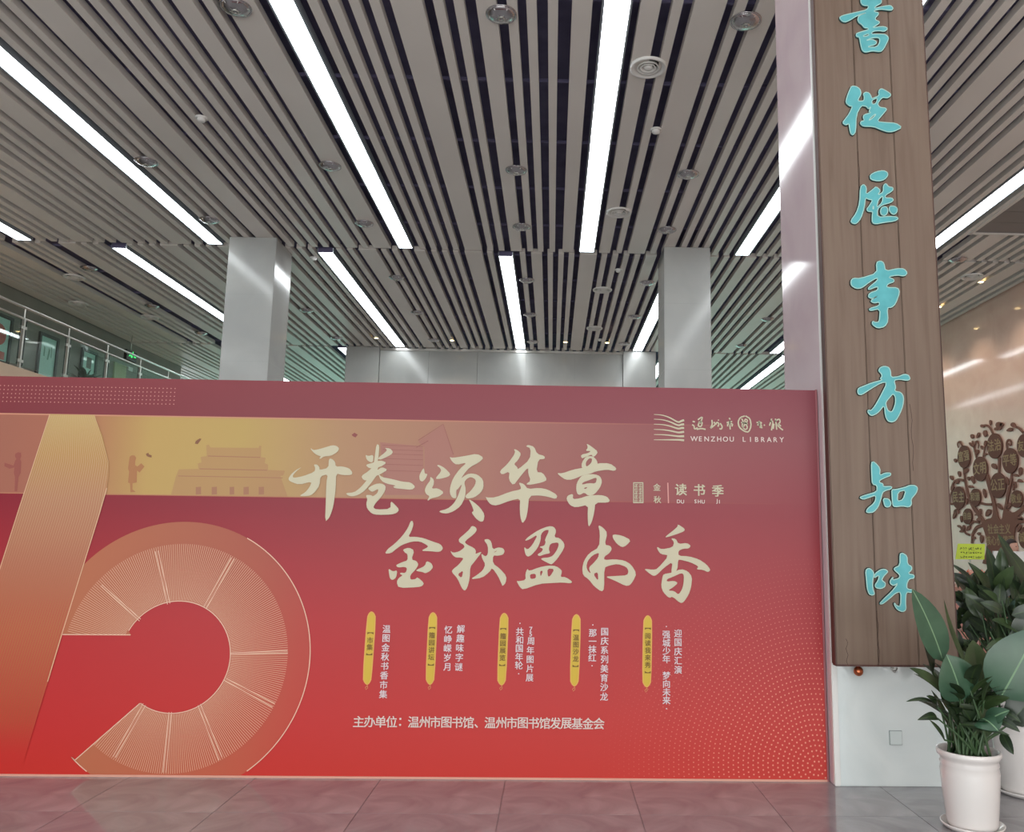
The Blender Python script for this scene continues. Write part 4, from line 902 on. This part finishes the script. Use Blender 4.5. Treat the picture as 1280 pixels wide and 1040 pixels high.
for q in ((867, 72, 36, 22, 0), (922, 48, 38, 14, 1.5), (790, 148, 34, 24, 1.5), (832, 140, 46, 18, 2.0), (884, 128, 50, 28, 1.5), (782, 208, 42, 16, .9), (825, 262, 44, 20, 1.9), (884, 196, 40, 16, 1.9), (886, 275, 28, 18, 0), (860, 228, 30, 12, 1.4),
          (668, 322, 30, 20, 1.4), (744, 396, 42, 26, 2.2), (640, 448, 38, 20, 1.1), (696, 420, 44, 18, 1.4), (646, 520, 46, 22, 1.9), (682, 480, 30, 16, 2.1), (764, 452, 30, 20, 1.5), (795, 462, 60, 22, 1.3), (782, 512, 40, 20, .2), (880, 560, 70, 20, 1.4),
          (950, 365, 50, 30, .9), (1042, 470, 60, 22, 1.3), (990, 655, 60, 26, .9), (1055, 650, 54, 24, 2.1), (904, 700, 60, 30, 2.1), (825, 712, 36, 18, 2.8), (848, 690, 40, 16, 1.5), (840, 745, 40, 26, 2.8), (838, 852, 26, 20, 1.2),
          (750, 618, 46, 18, 1.6), (660, 720, 50, 20, 1.9), (685, 690, 40, 16, 1.2), (712, 745, 50, 18, 1.5), (700, 800, 40, 16, .5), (762, 812, 44, 22, 2.1), (715, 832, 36, 22, 2.9), (800, 880, 34, 18, .3), (858, 890, 60, 24, 1.6), (730, 812, 50, 16, 1.5),
          (1110, 430, 40, 20, .3), (1140, 400, 60, 26, 1.7), (1138, 470, 40, 24, .4), (1140, 740, 50, 22, .4), (1130, 812, 60, 24, 1.9), (1060, 100, 44, 26, 2.8), (1090, 68, 46, 30, .8), (985, 72, 60, 46, 1.5), (965, 95, 30, 22, .3), (1004, 62, 30, 22, 2.4)):
    wpoly('leaf', [leafp(*q)], brown, 0, .02)
def glyphs(name, body, u, v, size, parent, m, off, vertical=False):
    bm = bmesh.new(); rows_ = body.split('\n')
    for r_, row in enumerate(rows_):
        for i, ch in enumerate(row):
            put(bm, ch, 0, 0, size, .02, f3=lambda a, b, q, i=i, r_=r_, n=len(row): fw3(u - a - (i - (n - 1) / 2) * size * 1.02, v + b - (r_ - (len(rows_) - 1) / 2) * size * 1.1, off + q))
    return from_bm(name, bm, m, parent, kind='stuff')
for (cx, cy, rx, ry), s_ in (((733, 295, 45, 82), '富强'), ((850, 383, 52, 90), '文明'), ((955, 217, 54, 92), '法治'), ((1067, 324, 56, 92), '平等'), ((980, 502, 56, 92), '公正'), ((695, 590, 46, 82), '民主'), ((815, 588, 38, 64), '和谐'), ((758, 726, 33, 58), '自由'), ((1115, 600, 44, 64), '敬业'), ((1172, 215, 54, 86), '友善'), ((1180, 880, 50, 80), '诚信')):
    P = [pw(cx + rx * math.cos(t * math.pi / 14), cy + ry * math.sin(t * math.pi / 14)) for t in range(28)]
    wpoly('medallion', [P], brown2, 0, .026)
    u, v = pw(cx, cy - 5); wid = abs(pw(cx + rx, cy)[0] - pw(cx - rx, cy)[0])
    glyphs('medallion_lettering', s_, u, v, wid * .46, tr, goldt, .030)
u, v = pw(990, 858); glyphs('trunk_lettering', '社会主义\n核心价值观', u, v, .22, tr, goldt, .024)

# ------------------------------------------------------------------ reception side, seen between the plants
ct = empty('display_counter', (5.0, 9.3, 0), 'brown counter with pinkish front panel hidden behind the plants', 'counter')
box('body', -.9, 2.6, 0, .6, 0, 1.02, mat('pinkish_front', rgb(196, 150, 140), .5), ct)
box('top', -.95, 2.65, -.05, .65, 1.02, 1.06, mat('brown_top', rgb(150, 104, 88), .35), ct, .004)
for k in range(5): box('door_panel', -.88 + k * .69, -.22 + k * .69, -.02, 0, .08, .98, mat('counter_front', rgb(176, 120, 108), .5), ct, .004)
YS = 9.5
def pz(x, y, yy=YS): return at(x, y, 1, yy)
a_, b_ = pz(1194, 699), pz(1231, 680)
sg = empty('lime_notice', (a_.x, YS, 1.06), 'lime green handwritten notice standing on the counter', 'notice')
wS, zS = b_.x - a_.x, b_.z - a_.z
bm = bmesh.new(); f3 = lambda u, v, d: Vector((u, -d, v))
add_poly(bm, [(0, a_.z - 1.06), (.04, b_.z - 1.06), (wS, b_.z - 1.06), (wS - .02, a_.z - 1.06)], [], f3, 0, .006); from_bm('card', bm, mat('lime_card', rgb(186, 206, 62), .5), sg)
bm = bmesh.new()
rr = random.Random(3)
for row in range(3):
    for c_ in range(9):
        u = .06 + c_ * (wS - .1) / 9; v = b_.z - 1.06 - .04 - row * .05; hh = .034 if row == 0 else .024
        for _ in range(4):
            p = (u + rr.uniform(0, .024), v - rr.uniform(0, hh)); q = (u + rr.uniform(0, .026), v - rr.uniform(0, hh)); add_ribbon(bm, [p, q], .005, f3, .0075)
from_bm('handwriting', bm, mat('dark_ink', rgb(60, 70, 40), .6), sg)
tubeobj('stand', [(wS / 2, .01, 0), (wS / 2, .01, a_.z - 1.06)], .008, M['steel'], sg)
box('foot', wS / 2 - .08, wS / 2 + .08, -.05, .05, 0, .01, M['steel'], sg)
# orange paper garland
gl = empty('paper_garland', (pz(1198, 704).x, YS - .08, 1.06), 'orange and pink paper garland under the lime notice', 'garland')
rr = random.Random(5); ora = mat('orange_paper', rgb(226, 110, 70), .6); pnk = mat('pink_paper', rgb(216, 150, 132), .6)
for i in range(10):
    bm = bmesh.new(); u = i * .034 + rr.uniform(-.01, .01); v = .07 + rr.uniform(0, .09); r = rr.uniform(.03, .045)
    for q in range(5):
        a = q * 1.257 + i; add_poly(bm, [(u + r * .35 * math.cos(a), v + r * .35 * math.sin(a)), (u + r * math.cos(a - .45), v + r * math.sin(a - .45)), (u + r * 1.2 * math.cos(a), v + r * 1.2 * math.sin(a)), (u + r * math.cos(a + .45), v + r * math.sin(a + .45))], [], f3, i * .002, i * .002 + .004)
    add_poly(bm, ell(u, v, r * .45, r * .45, 10), [], f3, i * .002, i * .002 + .007)
    from_bm('paper_flower', bm, ora if i % 3 else pnk, gl)
P = [(x - gl.location.x, z - 1.06) for x, z in [(pz(a, b).x, pz(a, b).z) for a, b in ((1204, 711), (1208, 717), (1211, 723), (1216, 728), (1219, 731))]]
bm = bmesh.new()
for q in ribbon(chaikin(P, 1, False), .018): add_poly(bm, list(q), [], f3, .03, .033)
from_bm('streamer', bm, pnk, gl)
# pale boards behind the leaves
wb = box('white_board', 6.5, 7.15, 12.0, 12.03, .9, 1.44, mat('paper_white', rgb(222, 224, 220), .5)); setp(wb, 'white sheet board half hidden behind the tall dark leaves', 'board')
# person behind the plants: only dark hair and part of the face show
px_ = at(1264, 681, 1, 13.4)
def person(name, base, label, shirt, faceyaw=2.6):
    t = empty(name, base, label, 'person')
    def skin(nm, verts, edges, radii, m, root=0):
        me = bpy.data.meshes.new(nm); me.from_pydata(verts, edges, []); o = link(nm, me, m, t)
        sk = o.modifiers.new('skin', 'SKIN'); ss = o.modifiers.new('sub', 'SUBSURF'); ss.levels = 1; ss.render_levels = 2
        for i, r in enumerate(radii):
            v = me.skin_vertices[0].data[i]; v.radius = (r, r * .8) if not isinstance(r, tuple) else r
        me.skin_vertices[0].data[root].use_root = True
        return o
    sk = mat('skin', rgb(206, 160, 140), .5)
    V = [(0, 0, .92), (0, 0, 1.12), (0, 0, 1.30), (0, 0, 1.38), (0, -.01, 1.46), (-.09, 0, .88), (-.10, -.01, .48), (-.10, .02, .08), (-.10, -.12, .04), (.09, 0, .88), (.10, -.01, .48), (.10, .02, .08), (.10, -.12, .04),
         (-.17, 0, 1.33), (-.22, -.02, 1.08), (-.20, -.16, .92), (-.18, -.24, .88), (.17, 0, 1.33), (.22, -.02, 1.08), (.20, -.16, .92), (.18, -.24, .88)]
    E = [(0, 1), (1, 2), (2, 3), (3, 4), (0, 5), (5, 6), (6, 7), (7, 8), (0, 9), (9, 10), (10, 11), (11, 12), (2, 13), (13, 14), (14, 15), (15, 16), (2, 17), (17, 18), (18, 19), (19, 20)]
    R = [.14, .12, .13, .055, .05, .085, .06, .042, .032, .085, .06, .042, .032, .06, .042, .032, .026, .06, .042, .032, .026]
    skin('body', V, E, R, sk)
    skin('shirt', [(0, 0, .90), (0, 0, 1.12), (0, 0, 1.31), (-.17, 0, 1.33), (-.22, -.02, 1.08), (.17, 0, 1.33), (.22, -.02, 1.08)], [(0, 1), (1, 2), (2, 3), (3, 4), (2, 5), (5, 6)], [.155, .135, .145, .075, .055, .075, .055], shirt)
    skin('trousers', [(0, 0, .94), (-.09, 0, .86), (-.10, -.01, .48), (-.10, .02, .1), (.09, 0, .86), (.10, -.01, .48), (.10, .02, .1)], [(0, 1), (1, 2), (2, 3), (0, 4), (4, 5), (5, 6)], [.155, .1, .075, .06, .1, .075, .06], mat('dark_trousers', rgb(52, 54, 62), .7))
    bm = bmesh.new(); bmesh.ops.create_uvsphere(bm, u_segments=20, v_segments=14, radius=1)
    for v in bm.verts:
        v.co = Vector((v.co.x * .078, v.co.y * .095, v.co.z * .115)); 
        if v.co.z < 0: v.co.x *= 1 + v.co.z * 2.2
        v.co += Vector((0, -.02, 1.575))
    from_bm('head', bm, sk, t, True)
    bm = bmesh.new(); bmesh.ops.create_uvsphere(bm, u_segments=20, v_segments=14, radius=1)
    for v in bm.verts:
        v.co = Vector((v.co.x * .092, v.co.y * .108, v.co.z * .125))
        if v.co.y < -.02 and v.co.z < .05: v.co.y = -.02
        v.co += Vector((0, 0, 1.595))
    from_bm('hair', bm, mat('dark_hair', rgb(44, 34, 32), .6), t, True)
    bm = bmesh.new(); add_poly(bm, [(-.012, 1.545), (.012, 1.545), (.006, 1.585), (-.006, 1.585)], [], lambda u, v, d: Vector((u, -.108 - d, v)), 0, .014); from_bm('nose', bm, sk, t)
    for s in (-1, 1): sphere('eye', (s * .03, -.104, 1.585), .009, mat('eye_dark', rgb(40, 32, 30), .3), t)
    bm = bmesh.new(); add_poly(bm, [(-.02, 1.522), (.02, 1.522), (.012, 1.514), (-.012, 1.514)], [], lambda u, v, d: Vector((u, -.1 - d, v)), 0, .006); from_bm('mouth', bm, mat('lips', rgb(170, 96, 90), .5), t)
    for s in (-1, 1): sphere('ear', (s * .08, -.01, 1.57), .018, sk, t)
    t.rotation_euler = (0, 0, .5)
    return t
person('person', (px_.x, 13.4, 0), 'dark-haired person half hidden behind the tall plant by the beige wall', mat('pink_shirt', rgb(206, 160, 152), .7)).scale = (.95, .95, .95)

# ------------------------------------------------------------------ potted plants
def leaf_mat(name, c1, c2, coat=.25):
    m = mat(name, c1, .36, spec=.5); nt = m.node_tree; b = nt.nodes['Principled BSDF']; L = nt.links.new
    tc = nt.nodes.new('ShaderNodeTexCoord'); mp = nt.nodes.new('ShaderNodeMapping'); mp.inputs['Scale'].default_value = (1, 1, 1)
    wv = nt.nodes.new('ShaderNodeTexNoise'); wv.inputs['Scale'].default_value = 7; wv.inputs['Detail'].default_value = 3
    r = nt.nodes.new('ShaderNodeValToRGB'); r.color_ramp.elements[0].color = c1; r.color_ramp.elements[1].color = c2; r.color_ramp.elements[0].position = .35; r.color_ramp.elements[1].position = .65
    L(tc.outputs['Object'], mp.inputs[0]); L(mp.outputs[0], wv.inputs['Vector']); L(wv.outputs['Fac'], r.inputs[0]); L(r.outputs[0], b.inputs['Base Color'])
    return m
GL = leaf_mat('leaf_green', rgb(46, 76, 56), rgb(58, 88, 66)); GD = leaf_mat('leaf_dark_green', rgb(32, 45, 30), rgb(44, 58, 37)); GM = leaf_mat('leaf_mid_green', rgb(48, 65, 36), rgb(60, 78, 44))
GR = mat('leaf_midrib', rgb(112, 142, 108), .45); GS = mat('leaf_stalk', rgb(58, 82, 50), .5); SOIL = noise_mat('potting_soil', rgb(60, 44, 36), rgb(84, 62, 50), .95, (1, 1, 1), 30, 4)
POT = mat('white_glazed_pot', rgb(216, 210, 206), .14, spec=.6, coat=.3)
def leaf_bm(base, tip, width, normal, bend=.08, seg=9, root=None, fold=.18, rib=.0036, curl=0.0, ruffle=.0):
    """blade from base to tip, folded along a raised midrib; root adds the stalk"""
    base, tip, normal = Vector(base), Vector(tip), Vector(normal).normalized()
    ax = tip - base; L = ax.length; ax.normalize(); side = ax.cross(normal).normalized(); nrm = side.cross(ax).normalized()
    bm = bmesh.new(); rows = []
    for i in range(seg + 1):
        t = i / seg
        wv = width * .5 * (math.sin(math.pi * min(1, t ** .78)) ** .72) if 0 < t < 1 else 0.0015
        c = base + ax * (L * t) + nrm * (bend * L * 4 * t * (1 - t)) - nrm * (curl * L * t * t)
        row = []
        for j in (-1, -.62, -.06, .06, .62, 1):
            z = abs(j) * wv * fold * 2 - (abs(j) ** 2) * wv * fold * 1.2 + ruffle * wv * math.sin(i * 2.1 + j * 3)
            row.append(bm.verts.new(c + side * (j * wv if abs(j) > .1 else math.copysign(min(rib, wv * .5), j)) + nrm * z))
        rows.append(row)
    for a, b in zip(rows, rows[1:]):
        for j in range(5):
            f = bm.faces.new((a[j], a[j + 1], b[j + 1], b[j])); f.material_index = 1 if j == 2 else 0; f.smooth = True
    if root is not None:
        root = Vector(root); mid = root.lerp(base, .55) + Vector((0, 0, (base - root).length * .05)) + (root - base).cross(Vector((0, 0, 1))) * .02
        add_tube(bm, [root, mid, base, base + ax * (L * .12)], [.0075, .006, .005, .003], 6, 2)
    return bm
def leaf_obj(parent, m, *a, **kw):
    bm = leaf_bm(*a, **kw); me = bpy.data.meshes.new('leaf'); bm.to_mesh(me); bm.free()
    return link('leaf', me, [m, GR if m is GL else GM, GS], parent)
def pot(t, R, Ht, saucer=True):
    bm = bmesh.new()
    add_lathe(bm, [(0, .0), (R * .74, .0), (R * .78, .01), (R * .80, .03), (R * .88, Ht * .4), (R * .93, Ht * .72), (R * .90, Ht * .80), (R * .93, Ht * .83), (R * .90, Ht * .86), (R * .93, Ht * .90), (R, Ht * .93), (R * 1.02, Ht * .965), (R, Ht), (R * .93, Ht), (R * .88, Ht * .96), (R * .84, Ht * .88), (0, Ht * .88)], (0, 0, .012), 40)
    from_bm('pot', bm, POT, t, True)
    bm = bmesh.new(); add_lathe(bm, [(0, 0), (R * .86, 0), (R * .98, .02), (R * 1.0, .03), (R * .96, .03), (R * .84, .011), (0, .011)], seg=40); from_bm('saucer', bm, POT, t, True)
    bm = bmesh.new(); add_lathe(bm, [(R * .87, Ht * .90), (R * .6, Ht * .915), (0, Ht * .92)], (0, 0, .012), 28); from_bm('soil', bm, SOIL, t, True)
Y1 = 4.72; c1 = at(1210, 1018, 1, Y1)
pl1 = empty('potted_plant', (2.345, Y1, 0), 'broad-leaved green plant in a white glazed pot in front of the pillar', 'plant'); O1 = Vector((2.345, Y1, 0))
pot(pl1, .165, .40)
def w1(x, y, dy=0): return at(x, y, 1, Y1 + dy) - O1
def rt(rnd, s=.09, z=.37): return (rnd.uniform(-s, s), rnd.uniform(-s, s), z)
rnd = random.Random(11)
toV = Vector((-.35, -1, .12))
K1 = [  # base px, tip px, width m, depth offsets, normal, material, extra
    ((1179, 827), (1140, 736), .20, -.02, -.04, (.25, -1, .25), GL, dict(bend=.04, fold=.10)),
    ((1166, 842), (1143, 768), .11, .07, .05, (.9, -1, .2), GD, dict(bend=.05)),
    ((1212, 838), (1180, 750), .085, .06, .09, (.9, -.8, .1), GM, dict(bend=-.05, fold=.1)),
    ((1250, 873), (1297, 786), .33, -.05, -.12, (-.15, -1, .45), GL, dict(bend=.04, fold=.10, rib=.0045)),
    ((1203, 876), (1183, 818), .25, -.06, -.10, (-.1, -1, .55), GL, dict(bend=.05, fold=.14)),
    ((1184, 872), (1137, 835), .10, .0, -.05, (.3, -.7, .8), GM, dict(bend=.08)),
    ((1176, 886), (1133, 877), .045, .02, -.1, (.1, -.5, 1), GD, dict(bend=.12)),
    ((1172, 898), (1147, 900), .05, -.02, -.14, (.1, -.8, .6), GD, dict(bend=.15)),
    ((1181, 925), (1162, 900), .035, -.05, -.12, (.8, -.8, .2), GD, dict(bend=.05)),
    ((1172, 884), (1158, 870), .05, -.02, -.10, (.3, -.8, .6), GD, dict(bend=.1)),
    ((1222, 862), (1216, 800), .19, .08, .12, (.2, -1, .1), GM, dict(bend=.03)),
    ((1232, 905), (1262, 888), .10, -.08, -.2, (-.2, -.8, .7), GL, dict(bend=.1)),
    ((1228, 898), (1248, 914), .17, -.1, -.2, (-.1, -1, .5), GL, dict(bend=.12)),
    ((1243, 898), (1275, 915), .055, -.04, -.14, (-.5, -.6, .8), GD, dict(bend=.14)),
    ((1250, 888), (1276, 903), .05, .02, -.06, (-.5, -.6, .8), GD, dict(bend=.16)),
    ((1252, 915), (1267, 943), .06, .0, -.08, (-.7, -.7, .2), GD, dict(bend=.06)),
    ((1200, 905), (1262, 919), .05, -.1, -.22, (0, -.7, .8), GD, dict(bend=.05)),
    ((1214, 886), (1262, 872), .10, .02, -.08, (-.1, -.7, .8), GM, dict(bend=.08)),
    ((1202, 900), (1186, 880), .12, -.02, -.08, (.1, -1, .4), GD, dict(bend=.05)),
    ((1216, 905), (1200, 880), .13, -.04, -.08, (-.1, -1, .3), GD, dict(bend=.05)),
    ((1236, 920), (1226, 884), .12, -.02, -.06, (.1, -1, .3), GM, dict(bend=.05)),
    ((1262, 905), (1300, 860), .17, .04, .0, (-.2, -.9, .5), GD, dict(bend=.05)),
]
for b_, t_, wd, d0, d1, nr, m_, kw in K1:
    leaf_obj(pl1, m_, w1(*b_, d0), w1(*t_, d1), wd, nr, root=rt(rnd), **kw)
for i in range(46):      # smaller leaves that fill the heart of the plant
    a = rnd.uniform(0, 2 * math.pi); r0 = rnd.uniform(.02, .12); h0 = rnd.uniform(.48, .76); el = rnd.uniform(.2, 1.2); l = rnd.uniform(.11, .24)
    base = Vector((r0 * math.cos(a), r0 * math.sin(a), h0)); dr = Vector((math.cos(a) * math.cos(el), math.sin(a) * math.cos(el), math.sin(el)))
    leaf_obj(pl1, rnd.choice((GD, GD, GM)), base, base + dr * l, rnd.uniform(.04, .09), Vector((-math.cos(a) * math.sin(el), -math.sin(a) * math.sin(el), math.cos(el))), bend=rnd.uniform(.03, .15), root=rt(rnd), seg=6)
for i in range(26):      # bare stalks rising from the soil
    x = rnd.uniform(1188, 1240); q = w1(x + (x - 1213) * rnd.uniform(.1, .5), rnd.uniform(880, 915), rnd.uniform(-.08, .08)); r_ = Vector(rt(rnd))
    bm = bmesh.new(); add_tube(bm, [r_, r_.lerp(q, .5) + Vector((0, 0, .02)), q], [.008, .006, .004], 6); from_bm('stalk', bm, GS, pl1, True)

# second pot at the right edge, tall dark plant
Y2 = 5.36; O2 = Vector((3.04, Y2, 0))
pl2 = empty('potted_plant', tuple(O2), 'taller dark leafy plant in a large white pot behind at the right edge', 'plant')
pot(pl2, .215, .47)
def w2(x, y, dy=0): return at(x, y, 1, Y2 + dy) - O2
K2 = [((1244, 742), (1233, 683), .10, .1, .12, (.2, -1, .1), GD), ((1250, 738), (1251, 684), .10, .12, .1, (-.2, -1, .2), GM), ((1270, 720), (1247, 667), .085, .15, .2, (.3, -1, .1), GD), ((1290, 745), (1256, 683), .12, .0, .02, (.3, -1, .3), GD),
      ((1236, 738), (1210, 703), .085, .2, .25, (.2, -.8, .6), GD), ((1244, 748), (1213, 705), .09, .16, .22, (.3, -.9, .4), GM), ((1222, 735), (1187, 704), .07, .3, .36, (.4, -.7, .6), GD), ((1228, 742), (1187, 716), .11, .3, .4, (.2, -.8, .5), GD),
      ((1255, 760), (1228, 738), .10, -.02, -.06, (.1, -.7, .8), GM), ((1280, 765), (1262, 722), .14, .0, .02, (.2, -1, .3), GD), ((1275, 790), (1240, 775), .10, -.05, -.1, (.1, -.7, .8), GM), ((1250, 850), (1262, 798), .16, -.02, -.05, (.1, -1, .2), GM),
      ((1232, 860), (1236, 812), .12, -.02, -.05, (-.1, -1, .2), GM), ((1262, 800), (1232, 812), .07, -.1, -.14, (.1, -.5, .8), GM), ((1275, 800), (1285, 762), .15, -.08, -.1, (-.2, -1, .3), GD)]
rnd = random.Random(23)
for b_, t_, wd, d0, d1, nr, m_ in K2:
    leaf_obj(pl2, m_, w2(*b_, d0), w2(*t_, d1), wd, nr, root=(rnd.uniform(-.1, .1), rnd.uniform(-.1, .1), .44), bend=.06)
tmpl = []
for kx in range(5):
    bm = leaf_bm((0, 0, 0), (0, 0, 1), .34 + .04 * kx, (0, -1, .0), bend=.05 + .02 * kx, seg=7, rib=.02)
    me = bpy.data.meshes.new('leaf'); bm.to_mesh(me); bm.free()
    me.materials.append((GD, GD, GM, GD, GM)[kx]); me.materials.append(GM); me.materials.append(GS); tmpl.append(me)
def scatter(parent, O, n, rnd, xr, yr, dyr, lr, up=.7):
    for i in range(n):
        p = at(rnd.uniform(*xr), rnd.uniform(*yr), 1, O.y + 0) ; p.y = O.y + rnd.uniform(*dyr); p = p - O
        o = bpy.data.objects.new('leaf', tmpl[i % 5]); COL.objects.link(o); o.parent = parent; o.location = p
        l = rnd.uniform(*lr); o.scale = (l, l, l); o.rotation_euler = (rnd.uniform(-1.2, 1.2) * up, rnd.uniform(-1.3, 1.3), rnd.uniform(-.9, .9))
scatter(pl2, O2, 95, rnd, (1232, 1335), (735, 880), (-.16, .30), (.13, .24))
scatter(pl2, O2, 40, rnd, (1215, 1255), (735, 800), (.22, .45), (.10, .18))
for i in range(22):
    bm = bmesh.new(); r_ = Vector((rnd.uniform(-.12, .12), rnd.uniform(-.12, .12), .43)); q = Vector((rnd.uniform(-.3, .25), rnd.uniform(-.12, .25), rnd.uniform(.9, 1.35)))
    add_tube(bm, [r_, r_.lerp(q, .5) + Vector((0, 0, .04)), q], [.009, .007, .004], 6); from_bm('stalk', bm, GS, pl2, True)
# third, shadowy plant farther behind
Y3 = 6.9; O3 = Vector((3.75, Y3, 0))
pl3 = empty('potted_plant', tuple(O3), 'dense dark plant behind the other two, filling the gap beside the plaque', 'plant')
pot(pl3, .24, .5)
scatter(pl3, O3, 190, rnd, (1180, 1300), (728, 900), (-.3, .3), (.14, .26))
for i in range(16):
    bm = bmesh.new(); r_ = Vector((rnd.uniform(-.14, .14), rnd.uniform(-.14, .14), .46)); q = Vector((rnd.uniform(-.35, .35), rnd.uniform(-.2, .2), rnd.uniform(.8, 1.2)))
    add_tube(bm, [r_, r_.lerp(q, .5) + Vector((0, 0, .04)), q], [.009, .007, .004], 6); from_bm('stalk', bm, GS, pl3, True)
# plant on the mezzanine, seen as a dark tuft above the hoarding
pm = at(108, 472, 0, -9.9)
pl4 = empty('potted_plant', (-9.9, pm.y, 4.33), 'small dark plant standing behind the glass of the upper floor', 'plant')
bm = bmesh.new(); add_lathe(bm, [(0, 0), (.13, 0), (.17, .28), (.18, .3), (.15, .3), (.14, .27), (0, .27)], seg=24); from_bm('pot', bm, POT, pl4, True)
rnd = random.Random(9)
for i in range(26):
    a = rnd.uniform(0, 6.28); el = rnd.uniform(.35, 1.3); l = rnd.uniform(.3, .55); base = Vector((0, 0, .3))
    dr = Vector((math.cos(a) * math.cos(el), math.sin(a) * math.cos(el), math.sin(el)))
    leaf_obj(pl4, GD, base + dr * .1, base + dr * l, .07, Vector((-math.cos(a) * math.sin(el), -math.sin(a) * math.sin(el), math.cos(el))), bend=.1, root=(0, 0, .28), seg=5)
